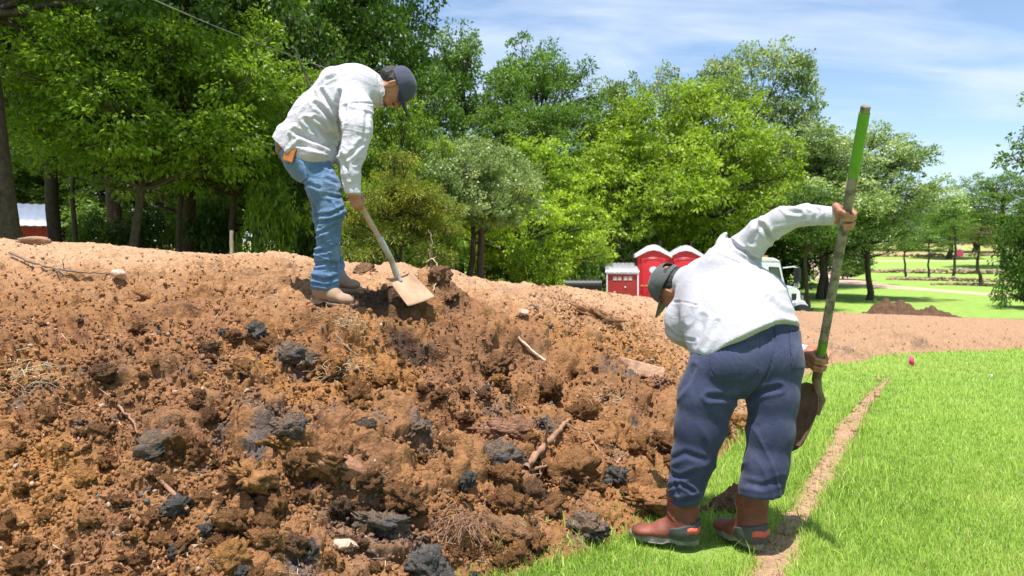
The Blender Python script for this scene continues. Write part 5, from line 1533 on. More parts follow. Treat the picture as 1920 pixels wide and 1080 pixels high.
# ------------------------------------------------------------------ the man on the lawn, seen from behind, bending away to the left
def person_on_lawn():
    root = empty('person', (0, 0, 0))
    tag(root, 'man in white shirt, navy work trousers and red-brown boots on the lawn', 'person')
    uh = np.array([.93, .05, .38]); us = np.array([.60, -.10, .79])
    hip, mid, chest, neck = P(1400, 640, 3.80), P(1377, 585, 3.90), P(1343, 545, 4.08), P(1292, 530, 4.24)
    RS, LS = P(1393, 472, 3.97), P(1288, 600, 4.18)
    # ---- shirt
    F = Field(P(1225, 700, 3.9) - [.05, .55, .1], P(1580, 365, 3.7) + [.15, .75, .1], .0068)
    low = hip + (hip - mid) * .55
    F.chain([low, hip, mid, chest, neck], [(.236, .17), (.238, .18), (.250, .185), (.215, .165), (.085, .085)], [uh, uh, uh * .5 + us * .5, us, us], k=.06)
    F.seg(RS, chest, .088, .14, k=.05); F.seg(LS, chest, .115, .13, k=.05)
    F.ell(P(1362, 496, 3.98), (.10, .11, .09), k=.06)
    F.ell(P(1345, 640, 3.85), (.12, .15, .10), k=.05)
    nx = np.array([-.304, .50, .80]); nx /= np.linalg.norm(nx)
    p0 = P(1403, 642, 3.60)
    F.cut(lambda X, Y, Z: -((X - p0[0]) * nx[0] + (Y - p0[1]) * nx[1] + (Z - p0[2]) * nx[2]) + .045 * np.clip(1 - ((X - p0[0] - .05) / .26) ** 2, -.3, 1) - .006 * np.sin(X * 25) + .20 * np.maximum(0, X - p0[0] - .10) - .45 * np.maximum(0, p0[0] - .13 - X))
    # right sleeve, raised
    e1, w1 = P(1468, 413, 3.79), P(1556, 405, 3.60)
    F.chain([RS, P(1428, 436, 3.88), e1, P(1510, 403, 3.70), w1], [.088, .072, .058, .051, .044], k=.02)
    F.seg(P(1540, 404.5, 3.63), P(1564, 405, 3.585), .0450, .0435, k=.004)
    # left sleeve, hanging and passing under the body
    e2, w2 = P(1330, 655, 4.36), P(1506, 668, 3.98)
    F.chain([LS, P(1285, 612, 4.22), e2], [.118, .098, .075], k=.025)
    F.chain([e2, P(1430, 668, 4.15), w2, P(1521, 673, 3.94)], [.08, .065, .05, .046], k=.02)
    # pleats of the collar behind the neck
    F.seg(P(1360, 441, 4.02), P(1352, 455, 4.02), .014, .024, k=.025)
    v, f = F.mesh(); v = relax(v, f, 2, .5)
    back = near(v, P(1390, 560, 3.7), .22)
    v = folds(v, f, [.75, 0, -.5], 8, 3.0, .008, 81, mask=np.clip(1 - 1.1 * back, .10, 1))
    st = [([(1364, 444), (1380, 462), (1400, 474), (1421, 491)], 3.2, .020, .006), ([(1430, 424), (1440, 438), (1450, 450)], 4.5, .022, .010), ([(1455, 434), (1485, 428), (1518, 421)], 3.5, .010, .006),
          ([(1470, 388), (1478, 396), (1500, 399)], 3.5, .008, .006), ([(1520, 386), (1535, 395), (1528, 410)], 3.5, .007, .005), ([(1543, 388), (1545, 424)], 1.6, .006, .001), ([(1416, 404), (1420, 430), (1412, 452)], 5, .012, .008),
          ([(1318, 596), (1314, 620), (1304, 644)], 6.0, .010, .004), ([(1345, 606), (1332, 628), (1322, 650)], 5, .006, .004),
          ([(1252, 566), (1280, 566), (1306, 572)], 1.8, .006, .002), 
          ([(1247, 612), (1268, 632), (1300, 638)], 2.5, .010, .003), ([(1330, 470), (1400, 500), (1455, 522)], 1.8, .004, .001), ([(1440, 560), (1460, 580), (1488, 592)], 5, .006, .004), ([(1400, 470), (1424, 470)], 4, .008, .005)]
    v = sculpt(v, f, st)
    skin_obj('shirt', v, f, SHIRT_B, root)
    # ---- trousers
    F = Field(P(1235, 965, 3.8) - [.08, .45, .05], P(1525, 590, 3.8) + [.1, .5, .12], .0068)
    F.chain([P(1412, 625, 3.82), P(1403, 665, 3.80)], [(.222, .15), (.246, .16)], [uh, [1, 0, .22]], k=.04)
    F.ell(P(1352, 680, 3.77), (.12, .14, .12), k=.04); F.ell(P(1452, 668, 3.77), (.12, .14, .12), k=.04)
    F.chain([P(1344, 698, 3.80), P(1325, 742, 3.80), P(1314, 800, 3.80), P(1300, 860, 3.80), P(1288, 910, 3.81), P(1282, 945, 3.82)], [(.142, .145), (.132, .133), (.117, .114), (.100, .098), (.083, .088), (.072, .078)], [[1, 0, .1]] * 6, k=.03)
    F.chain([P(1452, 695, 3.79), P(1449, 745, 3.77), P(1445, 810, 3.75), P(1437, 870, 3.74), P(1427, 915, 3.74), P(1423, 935, 3.74)], [(.124, .14), (.113, .13), (.105, .116), (.098, .105), (.097, .102), (.096, .10)], [[1, 0, .0]] * 6, k=.03)
    za, zb = P(1282, 952, 3.74)[2], P(1423, 936, 3.65)[2]
    F.cut(lambda X, Y, Z: np.where(X < .965, za - .05 * (X - .8) - Z, zb + .06 * (X - 1.15) - Z))
    v, f = F.mesh(); v = relax(v, f, 2, .5)
    lowm = near(v, P(1285, 915, 3.78), .20) + near(v, P(1430, 900, 3.72), .15) * .5
    v = folds(v, f, [.3, 0, 1], 9, 4, .007, 91, mask=np.clip(.02 + near(v, P(1285, 915, 3.78), .14) * .8, 0, 1))
    v = folds(v, f, [.95, .2, .25], 8, 1.2, .007, 95, mask=np.clip((P(0, 745, 3.8)[2] - v[:, 2]) * 6, 0, 1))
    st = [([(1423, 634), (1424, 660), (1420, 690)], 1.2, .004, .001), ([(1331, 668), (1330, 690), (1345, 712)], 1.2, .004, .001),
          ([(1451, 608), (1455, 650), (1440, 700), (1412, 738), (1398, 750)], 1.5, .008, .003), ([(1479, 622), (1505, 618)], 1.2, .005, .002), ([(1480, 622), (1482, 660), (1488, 690)], 1.2, .004, .001),
          ([(1398, 752), (1420, 735), (1460, 728)], 5, .012, .006), ([(1396, 755), (1370, 745), (1330, 745)], 5, .010, .006), ([(1300, 690), (1290, 715), (1268, 738)], 5, .006, .004),
          ([(1256, 862), (1285, 850), (1320, 862)], 5, .006, .004), ([(1253, 886), (1275, 897), (1305, 884)], 4, .009, .006), ([(1252, 914), (1276, 906), (1300, 922)], 3.2, .009, .007),
          ([(1255, 934), (1276, 940), (1306, 930)], 3.0, .008, .006), ([(1262, 895), (1272, 925)], 3, .006, .004), ([(1396, 905), (1430, 912), (1466, 900)], 5, .005, .003)]
    v = sculpt(v, f, st)
    tr = skin_obj('trousers', v, f, NAVY, root)
    patch('pocket', v, f, [(1332, 662), (1422, 634), (1424, 690), (1410, 712), (1345, 716), (1332, 705)], NAVY, tr, .003, .002)
    patch('pocket', v, f, [(1480, 622), (1512, 616), (1512, 690), (1484, 692)], NAVY, tr, .003, .002)
    # ---- boots with dark heel counters and orange-red tabs
    for k, (heel, fwd, sd, tabc, sh) in enumerate(((np.array([.882, 3.80, .030]), (-.90, .30, 0), (.02, .03, 1), (1289, 1006, 3.755), .17), (np.array([1.165, 3.735, .026]), (-.42, .90, 0), (.08, .02, 1), (1423, 1008, 3.70), .19))):
        (v, f), (sv, sf), (M, W) = boot_meshes(heel, fwd, (0, 0, 1), L=.32, shaft_h=sh, shaft_r=.076, shaft_dir=sd, toe_w=.056, sole_t=.032)
        v = folds(v, f, (0, .2, 1), 22, 7, .006, 31 + k, mask=np.clip((v[:, 2] - .11) * 14, 0, 1))
        b = skin_obj('boot', v, f, LEATHER_RED, root)
        obj('sole', mesh_np('sole', sv, sf), SOLE_DK, b)
        # heel counter: a second skin over the back of the boot
        F = Field(np.array(heel) - .2, np.array(heel) + .25, .004)
        F.ell(W(.060, 0, .065), (.068, .056, .066), M, 0); F.seg(W(.066, 0, .062), W(.125, 0, .055), (.056, .052), (.052, .042), M[1], k=.02)
        F.seg(W(.066, 0, .075), W(.068, 0, .135), .0795, .0805, k=.02)
        F.cut(lambda X, Y, Z: (np.maximum(np.maximum((X - heel[0]) * M[0][0] + (Y - heel[1]) * M[0][1] - .122 - .25 * (Z - .06), Z - heel[2] - .118 + .03 * ((X - heel[0]) * M[0][0] + (Y - heel[1]) * M[0][1]) / .1), heel[2] + .027 - Z)))
        cv, cf = F.mesh(); cn = skin_obj('heel_counter', relax(cv, cf, 1, .4), cf, LEATHER_DK, b)
        # tab on the outside of the heel: bent strip
        pts = []
        a0, a1 = ((12, 72) if k == 0 else (-38, 42))
        for zz in (.066, .094):
            for i in range(9):
                a = R(a0 + (a1 - a0) * i / 8)
                pts.append(W(.066 - math.cos(a) * .0805, -math.sin(a) * .0775, zz + .003 * math.sin(i * 1.3)))
        fs = [(i, i + 1, 9 + i + 1, 9 + i) for i in range(8)]
        tb = obj('tab', mesh_np('tab', np.array(pts), np.array(fs)), PATCH_RED, b)
        tb.modifiers.new('rubber', 'SOLIDIFY').thickness = .005
        tb.modifiers['rubber'].offset = 0
    # ---- body
    Mh = frame((-.25, .55, -.80), (-.75, .35, .50))
    hc = P(1261, 540, 4.38)
    parts = [head_mesh(hc, Mh, P(1292, 525, 4.26), .066)]
    low_h, up_h = P(1537, 679, 3.86), P(1585, 412, 3.50)
    hax = up_h - low_h; hax /= np.linalg.norm(hax)
    parts.append(grip_hand(up_h, hax, P(1563, 406, 3.59), (.35, .9, 0), .021, forearm=.09, size=1.10))
    parts.append(grip_hand(low_h, hax, P(1519, 673, 3.95), (-.2, -1, 0), .021, forearm=.09, size=1.10))
    F = Field(P(1225, 1040, 3.9) - [.05, .5, .1], P(1580, 365, 3.7) + [.15, .75, .1], .014)
    F.chain([P(1405, 650, 3.82), mid, chest, neck], [.15, .15, .15, .07], k=.05)
    F.chain([RS, P(1428, 436, 3.88), e1, w1], [.04, .035, .028, .022], k=.02); F.chain([LS, e2, w2], [.05, .03, .024], k=.02)
    F.chain([P(1350, 695, 3.82), P(1314, 800, 3.81), P(1285, 930, 3.83)], [.09, .06, .04], k=.03)
    F.chain([P(1450, 695, 3.80), P(1445, 810, 3.76), P(1426, 915, 3.76)], [.09, .06, .04], k=.03)
    parts.append(F.mesh())
    v, f = join_np(parts); skin_obj('body', v, f, SKIN, root)
    W = lambda a, b, d: hc + Mh[0] * a + Mh[1] * b + Mh[2] * d
    F = Field(hc - .2, hc + .2, .004)
    F.ell(W(-.030, 0, .020), (.086, .081, .088), Mh, 0); F.ell(W(-.060, 0, -.03), (.05, .065, .05), Mh, .03)
    F.cut(lambda X, Y, Z: ((X - hc[0]) * Mh[0][0] + (Y - hc[1]) * Mh[0][1] + (Z - hc[2]) * Mh[0][2]) - .03)
    v, f = F.mesh(); v = folds(v, f, Mh[1], 40, 12, .003, 171, oct=3); skin_obj('hair', v, f, HAIR, root)
    cap_parts(hc, Mh, CAP_B, CAP_B2, root, r=(.114, .096, .118), bill_len=.105, curve=.022, z0=.026, hole=True, tilt=-.06)
    return hax, low_h, up_h
HAX_B, LOW_B, UP_B = person_on_lawn()

def shovel_b():
    root = empty('shovel', (0, 0, 0))
    tag(root, 'long-handled shovel with green grip raised by the man in white shirt', 'shovel')
    at = lambda py: UP_B + HAX_B * solve(py)
    def solve(py):
        s = np.linspace(-1.0, 1.2, 2201); p = UP_B[None] + s[:, None] * HAX_B[None]
        q = HY - FPX * (p[:, 2] - CZ) / p[:, 1]
        return s[np.argmin(np.abs(q - py))]
    top, g0, g1, gb0, gb1 = at(199), at(211), at(331), at(641), at(662)
    m = MB()
    pts = [top + HAX_B * .004, top, at(300), UP_B, at(520), at(600), LOW_B, at(700)]
    m.tube(pts, [.010, .0195, .0205, .0205, .0205, .0205, .0205, .0205], 16); m.build('handle', WOOD_OLD, root, True)
    m = MB(); m.tube([g0, at(270), g1], [.0222, .0222, .0222], 16); m.build('green_grip', GREEN_TAPE, root, True)
    m = MB(); m.tube([gb0, gb1], [.0220, .0220], 16); m.build('green_band', GREEN_TAPE, root, True)
    sk = [at(694), at(712), P(1534, 733, 3.90), P(1541, 750, 3.90), P(1533, 778, 3.91)]
    m = MB(); m.tube(sk, [.0235, .0225, .020, .018, .010], 12); m.build('socket', RUST_DARK, root, True)
    C0, TIP = P(1528, 722, 3.93), P(1482, 846, 3.97)
    axis = TIP - C0; wd = np.array([.42, -.90, .10]); wd -= axis * (wd @ axis) / (axis @ axis); wd /= np.linalg.norm(wd)
    nrm = np.cross(axis, wd); nrm /= np.linalg.norm(nrm)
    if nrm[1] > 0: nrm = -nrm
    def pt(u, t):
        w = .112 * (np.interp(t, [0, .10, .25, .55, .8, .93, 1.0], [.25, .72, 1.0, .98, .80, .48, .10]))
        dish = .042 * (u * u) * (1 - .55 * t) - .012
        return C0 + axis * t + wd * w * u + nrm * (dish + .02 * math.sin(t * 2.4))
    bl = obj('blade', blade_mesh(pt, 16, 22), RUST_DARK, root)
    bl.modifiers.new('steel', 'SOLIDIFY').thickness = .004
    return bl
shovel_b()
# ================================================================== things behind the mound
RED = simple('red_plastic', (.62, .022, .028), (.52, .018, .022), 4, .42)
RED_DK = simple('red_paint', (.40, .028, .022), (.32, .024, .02), 3, .55)
WHITE = simple('white_paint', (.76, .77, .80), (.70, .71, .74), 3, .4)
WHITE_PL = simple('white_plastic_roof', (.80, .80, .82), (.72, .72, .74), 4, .5)
YELLOW = simple('orange_stripe', (.70, .30, .03), (.62, .25, .03), 6, .5)
GREY_METAL = simple('grey_sheet_roof', (.30, .30, .34), (.44, .44, .47), 9, .5, .3, bump=.4, bscale=25)
BLACK = simple('black_plastic', (.012, .013, .014), (.02, .02, .022), 6, .5)
DARKGLASS = simple('window_glass', (.03, .06, .03), (.05, .09, .045), 2, .12, 0, spec=.8)
RUBBER = simple('tyre_rubber', (.02, .02, .02), (.035, .033, .03), 12, .9)
CHROME = simple('mirror_metal', (.55, .56, .58), (.45, .46, .48), 6, .2, .9)
AMBER = simple('amber_lens', (.75, .22, .03), (.65, .18, .02), 6, .3)
LETTER = simple('pale_lettering', (.62, .46, .44), (.55, .40, .38), 8, .6)
PINK = simple('pink_plastic', (.85, .05, .22), (.75, .04, .18), 9, .6)
METAL_ROOF = simple('pale_metal_roof', (.25, .28, .34), (.20, .23, .29), 4, .4, .2)
BARN_RED = simple('barn_red', (.36, .055, .035), (.28, .045, .03), 5, .8)
POST = simple('weathered_post', (.42, .34, .25), (.28, .22, .16), 12, .9, bump=.4)
DEADWOOD = simple('dead_twig', (.30, .22, .155), (.17, .12, .085), 20, .9, bump=.4)
ROOT = simple('root_brown', (.36, .20, .12), (.22, .12, .07), 20, .9, bump=.4)
STRAW = simple('dry_straw', (.62, .50, .33), (.46, .35, .22), 20, .9)
CABLE = simple('cable', (.30, .31, .31), (.22, .23, .23), 5, .6)

I4 = Matrix.Identity(4)
def toilet(px, d, rz, label):
    x = (px - CX) / FPX * d; z = float(ground_z(x, d))
    e = empty('portable_toilet', (x, d, z + .02), rz)
    tag(e, label, 'toilet', 'red portable toilets')
    w, dp, h = 1.06, 1.12, 1.98
    m = MB(); m.box((0, dp / 2, .09), (w + .06, dp + .06, .16), None, .02); m.build('base', BLACK, e)
    m = MB()
    for sx in (-1, 1): m.box((sx * (w / 2 - .05), dp / 2, .16 + h / 2 - .06), (.10, dp, h - .12), None, .03)
    m.box((0, dp - .03, .16 + h / 2 - .06), (w - .2, .06, h - .12))
    m.build('cabin', RED, e, True)
    # front with the gable shaped top
    pts = [(-w / 2 + .02, .16), (w / 2 - .02, .16), (w / 2 - .02, 1.98)]
    pts += [(w / 2 * math.cos(R(a)) * .96, 1.98 + .20 * math.sin(R(a)) ** .9) for a in range(15, 166, 15)] + [(-w / 2 + .02, 1.98)]
    m = MB(); m.prism(pts, .05, Matrix.Translation((0, -.012, 0))); m.build('front_panel', RED, e)
    dr = MB(); dr.box((0, -.035, 1.06), (w - .26, .05, 1.72), None, .03); dr = dr.build('door', RED, e, True)
    for k in range(5):
        m = MB(); m.box((-.30 + .15 * k, -.065, .70), (.05, .02, .82), None, .008); m.build('rib', RED, dr, True)
    for r0 in (.24, .31):
        m = MB(); m.tube([(r0 * math.cos(R(a)) * 1.25, -.06, 1.74 + r0 * .62 * math.sin(R(a))) for a in range(10, 171, 16)], .014, 6); m.build('arch_moulding', RED, dr, True)
    m = MB(); m.tube([(0, -.058, 1.52), (0, -.068, 1.52)], .135, 24); s = m.build('oval_sign', WHITE, dr); s.scale = (1.0, 1, .84); s.location = (0, 0, 1.52 * .16)
    m = MB(); m.box((0, -.066, 1.00), (w - .22, .014, .055)); m.build('stripe', YELLOW, dr)
    m = MB(); m.box((.36, -.075, 1.10), (.05, .03, .13), None, .008); m.build('handle', BLACK, dr)
    # white gable roof with eaves
    prof = [(-w / 2 - .08, 1.92), (-w / 2 - .07, 2.04), (-.15, 2.33), (.0, 2.36), (.15, 2.33), (w / 2 + .07, 2.04), (w / 2 + .08, 1.92), (.20, 2.13), (0, 2.17), (-.20, 2.13)]
    m = MB(); m.prism(prof, dp + .16, Matrix.Translation((0, -.09, 0))); m.build('roof', WHITE_PL, e)
    m = MB(); m.tube([(.3, dp - .15, 2.1), (.3, dp - .15, 2.52)], .045, 10); m.build('vent_pipe', BLACK, e, True)
    return e
toilet(1225, 26.5, R(-6), 'left red portable toilet with white oval sign next to the low red bin')
toilet(1285, 27.2, R(-6), 'right red portable toilet partly hidden by the bent white shirt')

def red_bin():
    d = 25.8; x = (1167 - CX) / FPX * d; z = float(ground_z(x, d))
    e = empty('storage_bin', (x, d, z), R(-4)); tag(e, 'low red metal bin with grey sloping lid left of the toilets', 'bin')
    w, dp, h = .98, 1.25, 1.40
    m = MB(); m.box((0, dp / 2, h / 2), (w, dp, h)); m.build('body', RED_DK, e)
    m = MB(); m.prism([(-w / 2 - .04, h), (w / 2 + .04, h), (w / 2 + .04, h + .05), (-w / 2 - .04, h + .05)], .05, Matrix.Translation((0, -.05, 0))); m.build('front_rail', WHITE, e)
    for sx in (-1, 1):
        m = MB(); m.box((sx * (w / 2 + .005), -.018, h / 2), (.045, .045, h)); m.build('corner_post', WHITE, e)
    # sloping corrugated lid
    n = 15
    vs, fs = [], []
    for i in range(n + 1):
        a = -w / 2 - .05 + (w + .1) * i / n
        c = .018 * (i % 2)
        vs += [(a, -.06, h + .06 + c), (a * .96, dp + .05, h + .36 + c), (a * .96, dp + .05, h + .33 + c), (a, -.06, h + .03 + c)]
    for i in range(n):
        b = i * 4
        fs += [(b, b + 4, b + 5, b + 1), (b + 3, b + 2, b + 6, b + 7), (b, b + 3, b + 7, b + 4), (b + 1, b + 5, b + 6, b + 2)]
    obj('lid', mesh_np('lid', np.array(vs, float), np.array(fs), False), GREY_METAL, e)
    for k, xx in enumerate((-.24, -.09, .10, .25)):
        m = MB(); m.box((xx, -.008, h - .14), (.12, .012, .13)); m.build('sign_plate', LETTER, e)
    m = MB(); m.box((.09, -.012, h - .42), (.04, .03, .05)); m.build('latch', WHITE, e)
red_bin()

def culvert():
    d = 23.5; a = P(1040, 541, d); b = P(1140, 546, d)
    zz = float(ground_z(a[0], d))
    e = empty('black_pipe', (0, 0, 0)); tag(e, 'black plastic pipe lying behind the soil left of the red bin', 'pipe')
    m = MB(); z0 = .80
    m.tube([(a[0], d, z0), (b[0] - .2, d, z0)], .17, 16); m.build('pipe', BLACK, e, True)
    for k in range(11):
        xx = a[0] + .06 + (b[0] - .2 - a[0] - .1) * k / 10
        m = MB(); m.tube([(xx - .02, d, z0), (xx + .02, d, z0)], .185, 16); m.build('rib', BLACK, e, True)
    for xx in (a[0] + .2, b[0] - .5):
        m = MB(); m.box((xx, d, (z0 - .17 + zz) / 2), (.1, .4, z0 - .17 - zz)); m.build('support_block', POST, e)
culvert()

def truck():
    d = 24.0; x0 = (1424 - CX) / FPX * d
    zg = float(ground_z(x0, d)) - .12
    e = empty('white_truck', (x0, d, zg), R(14)); tag(e, 'white truck cab with side mirror behind the bent man', 'truck')
    cab = [(-.30, .45), (.92, .45), (1.02, .70), (1.04, 1.10), (.86, 1.22), (.72, 1.86), (.62, 1.92), (-.22, 1.96), (-.30, 1.88)]
    W = 1.75
    m = MB(); m.prism(cab, W, I4); c = m.build('cab', WHITE, e)
    md = c.modifiers.new('edge', 'BEVEL'); md.width = .045; md.segments = 3
    m = MB(); m.prism([(-.36, 1.90), (.60, 1.885), (.74, 1.83), (.66, 1.93), (.50, 2.0), (-.20, 2.04), (-.36, 1.99)], W + .03, Matrix.Translation((0, -.015, 0)))
    r = m.build('roof_cap', WHITE, e); md = r.modifiers.new('edge', 'BEVEL'); md.width = .03; md.segments = 2
    # door with window
    m = MB(); m.prism([(.02, .55), (.80, .55), (.86, 1.16), (.68, 1.80), (.08, 1.82)], .02, Matrix.Translation((0, -.018, 0))); dr = m.build('door', WHITE, e)
    m = MB(); m.prism([(.30, 1.18), (.80, 1.10), (.64, 1.72), (.30, 1.74)], .02, Matrix.Translation((0, -.030, 0))); m.build('window_frame', BLACK, dr)
    m = MB(); m.prism([(.34, 1.22), (.74, 1.17), (.61, 1.68), (.34, 1.70)], .02, Matrix.Translation((0, -.036, 0))); m.build('window_pane', DARKGLASS, dr)
    m = MB(); m.box((.12, -.03, 1.05), (.14, .03, .035)); m.build('handle', BLACK, dr)
    m = MB(); m.prism([(-.22, 1.45), (.02, 1.45), (.02, 1.74), (-.22, 1.74)], .02, Matrix.Translation((0, -.026, 0))); m.build('rear_window', BLACK, e)
    # short hood, vent, headlight, bumper, fender
    hood = [(.98, .40), (1.42, .40), (1.46, .62), (1.44, .98), (1.30, 1.10), (1.0, 1.17)]
    m = MB(); m.prism(hood, W - .10, Matrix.Translation((0, .05, 0))); h = m.build('hood', WHITE, e); md = h.modifiers.new('edge', 'BEVEL'); md.width = .05; md.segments = 3
    m = MB(); m.box((1.20, .045, .82), (.16, .03, .20), None, .01); m.build('vent', BLACK, e)
    m = MB(); m.prism([(1.02, .30), (1.10, .62), (1.28, .74), (1.50, .70), (1.66, .52), (1.70, .30), (1.60, .30), (1.50, .50), (1.24, .52), (1.14, .30)], .34, Matrix.Translation((0, -.06, 0))); f = m.build('fender', WHITE, e); md = f.modifiers.new('edge', 'BEVEL'); md.width = .03; md.segments = 2
    m = MB(); m.box((1.74, W / 2, .36), (.16, W + .1, .24), None, .03); m.build('bumper', BLACK, e)
    m = MB(); m.box((1.50, .14, .80), (.03, .22, .14), None, .01); m.build('headlight', CHROME, e)
    for y in (-.04, W + .04):
        tp = y + (.0 if y < 0 else 0)
        for xx in (1.37,):
            m = MB(); m.tube([(xx, tp - .11, .24), (xx, tp + .11, .24)], .36, 22); w = m.build('wheel', RUBBER, e, True)
            m = MB(); m.tube([(xx, tp - .125, .24), (xx, tp + .125, .24)], .19, 18); m.build('rim', CHROME, w, True)
    # mirror on tube bracket
    m = MB(); m.tube([(.78, -.02, 1.70), (.95, -.30, 1.74), (1.06, -.36, 1.70), (1.08, -.36, 1.20), (.98, -.25, 1.12), (.92, -.02, 1.10)], .02, 8); br = m.build('mirror_bracket', WHITE, e, True)
    m = MB(); m.box((1.04, -.37, 1.50), (.10, .22, .42), Matrix.Rotation(R(12), 3, 'Z'), .03); m.build('mirror', BLACK, e)
    m = MB(); m.box((1.03, -.37, 1.18), (.10, .18, .16), Matrix.Rotation(R(12), 3, 'Z'), .04); m.build('round_mirror', CHROME, e)
    m = MB(); m.tube([(.45, .4, 2.0), (.45, .4, 2.08)], .07, 12); m.build('beacon', AMBER, e, True)
    # chassis and flat bed behind the cab
    m = MB(); m.box((-1.9, W / 2, .42), (3.1, .9, .16)); m.build('chassis', BLACK, e)
    m = MB(); m.box((-1.95, W / 2, .62), (3.0, W + .1, .14), None, .02); m.build('flat_bed', WHITE, e)
    for y in (.05, W - .05):
        m = MB(); m.tube([(-2.3, y - .14, .24), (-2.3, y + .14, .24)], .36, 22); w = m.build('wheel', RUBBER, e, True)
        m = MB(); m.tube([(-2.3, y - .15, .24), (-2.3, y + .15, .24)], .19, 18); m.build('rim', CHROME, w, True)
truck()

def barn():
    d = 29.0; x1 = (92 - CX) / FPX * d; w = 5.0; x0 = x1 - w; z = float(ground_z(x0, d)) - .1
    ze = CZ + (HY - 422) / FPX * d; zr = CZ + (HY - 396) / FPX * (d + 1.6)
    ang = R(30)
    e = empty('barn', (x1 - w * math.cos(ang), d - w * math.sin(ang), z), ang); tag(e, 'small red barn with pale metal roof at the left edge', 'barn')
    h = ze - z
    m = MB(); m.box((w / 2, 2.0, h / 2), (w, 4.0, h)); m.build('wall', BARN_RED, e)
    for i in range(12):
        m = MB(); m.box((w - .2 - .4 * i, -.012, h / 2), (.03, .03, h)); m.build('batten', BARN_RED, e)
    m = MB(); m.box((w - 1.05, -.03, h * .40), (.62, .05, h * .80)); m.build('door_opening', BLACK, e)
    rise = zr - ze
    for s, nm in ((0, 'roof'), (1, 'roof')):
        y0, y1 = (-.35, 2.0) if s == 0 else (2.0, 4.35)
        za, zb = (h - .05, h + rise + .25) if s == 0 else (h + rise + .25, h - .05)
        vs = []; fs = []; n = 40
        for i in range(n + 1):
            xx = -.25 + (w + .5) * i / n; c = .03 * (i % 2)
            vs += [(xx, y0, za + c), (xx, y1, zb + c), (xx, y1, zb + c - .05), (xx, y0, za + c - .05)]
        for i in range(n):
            b = 4 * i; fs += [(b, b + 4, b + 5, b + 1), (b + 3, b + 2, b + 6, b + 7), (b, b + 3, b + 7, b + 4), (b + 1, b + 5, b + 6, b + 2)]
        obj('roof', mesh_np('roof', np.array(vs, float), np.array(fs), False), METAL_ROOF, e)
    for xx in (0.02, w - .02):
        m = MB(); m.prism([(0, h), (4.0, h), (2.0, h + rise + .2)], .04, Matrix.Translation((xx, 0, 0)) @ Matrix.Rotation(R(90), 4, 'Z')); m.build('gable', BARN_RED, e)
barn()

def line_thing(name, label, cat, pts, rad, mat, sides=7, seed=0, wob=.01, branches=0, group=None, sub=6):
    """twig, root or pole: a bent tapering tube with side shoots"""
    g = np.random.default_rng(seed)
    p = np.array(pts, float)
    t = np.linspace(0, len(p) - 1, (len(p) - 1) * sub + 1)
    q = np.stack([np.interp(t, np.arange(len(p)), p[:, k]) for k in range(3)], 1)
    for _ in range(2): q[1:-1] = (q[:-2] + 2 * q[1:-1] + q[2:]) / 4
    q[1:-1] += g.normal(0, wob, q[1:-1].shape)
    r = np.linspace(rad[0], rad[1], len(q)) * (1 + .12 * g.normal(0, 1, len(q)))
    parts = [tube_np(q, np.abs(r), sides)[:2]]
    for b in range(branches):
        i = g.integers(len(q) // 4, len(q) - 1)
        d = g.normal(0, 1, 3); d /= np.linalg.norm(d); ln = np.linalg.norm(q[-1] - q[0]) * g.uniform(.12, .3)
        s = bent(q[i], q[i] + d * ln, .1, 5, g, .15)
        parts.append(tube_np(s, np.linspace(r[i] * .6, r[i] * .15, 5), 5)[:2])
    v, f = join_np(parts)
    o = obj(name, mesh_np(name, v, f), mat)
    tag(o, label, cat, group)
    return o

# post, cable, leaning pole
b = P(433, 520, 10.0)
line_thing('fence_post', 'pale weathered fence post behind the mound crest', 'post', [(b[0], 10.0, .3), (b[0] + .005, 10.0, 1.3), (b[0] + .01, 10.0, CZ + 68 / 1500 * 10)], (.028, .024), POST, 8, 5, .002)
line_thing('leaning_pole', 'thin grey pole leaning among the trees above the white shirt', 'pole', [P(552, 88, 13.0), P(566, 125, 13.05), P(590, 180, 13.1), P(640, 300, 13.2)], (.016, .024), BARK_GREY, 8, 6, .004)
w = [P(240 + (640 - 240) * t, -22 + (138 + 22) * t + 6 * math.sin(math.pi * t), 9.5 + 6 * t) for t in np.linspace(-.3, 1.15, 14)]
line_thing('overhead_cable', 'thin cable crossing the trees at upper left', 'cable', w, (.007, .007), CABLE, 6, 7, 0)

# survey flag, paper scraps
f0 = P(1704, 685, 1.35 * 1500 / 190); f0[2] = 0
e = empty('survey_flag', f0); tag(e, 'small bright pink survey flag at the far edge of the lawn', 'flag')
m = MB(); m.tube([(0, 0, 0), (.004, 0, .165)], .003, 6); m.build('wire_stem', CABLE, e)
v = np.array([(.002 + .07 * i / 6, .012 * math.sin(i * 1.1), .165 - .035 * (i / 6) - .11 * j + .008 * math.sin(i * .9 + j)) for j in (0, 1) for i in range(7)])
fl = obj('flag', mesh_np('flag', v, np.array([(i, i + 1, 8 + i, 7 + i) for i in range(6)])), PINK, e); fl.modifiers.new('film', 'SOLIDIFY').thickness = .001
def scrap(px, py, label, size=.05):
    d = CZ * FPX / (py - HY); p = P(px, py, d)
    v = np.array([(size * (i / 4 - .5), size * .5 * (j / 3 - .5), .035 + .012 * math.sin(i * 1.7 + j * 2.3)) for j in range(4) for i in range(5)])
    o = obj('paper_scrap', mesh_np('paper_scrap', v, np.array([(j * 5 + i, j * 5 + i + 1, j * 5 + i + 6, j * 5 + i + 5) for j in range(3) for i in range(4)])), WHITE, None, (p[0], p[1], 0.01))
    o.modifiers.new('paper', 'SOLIDIFY').thickness = .0015
    tag(o, label, 'scrap')
scrap(1858, 711, 'white scrap of paper on the lawn near the right edge', .04)

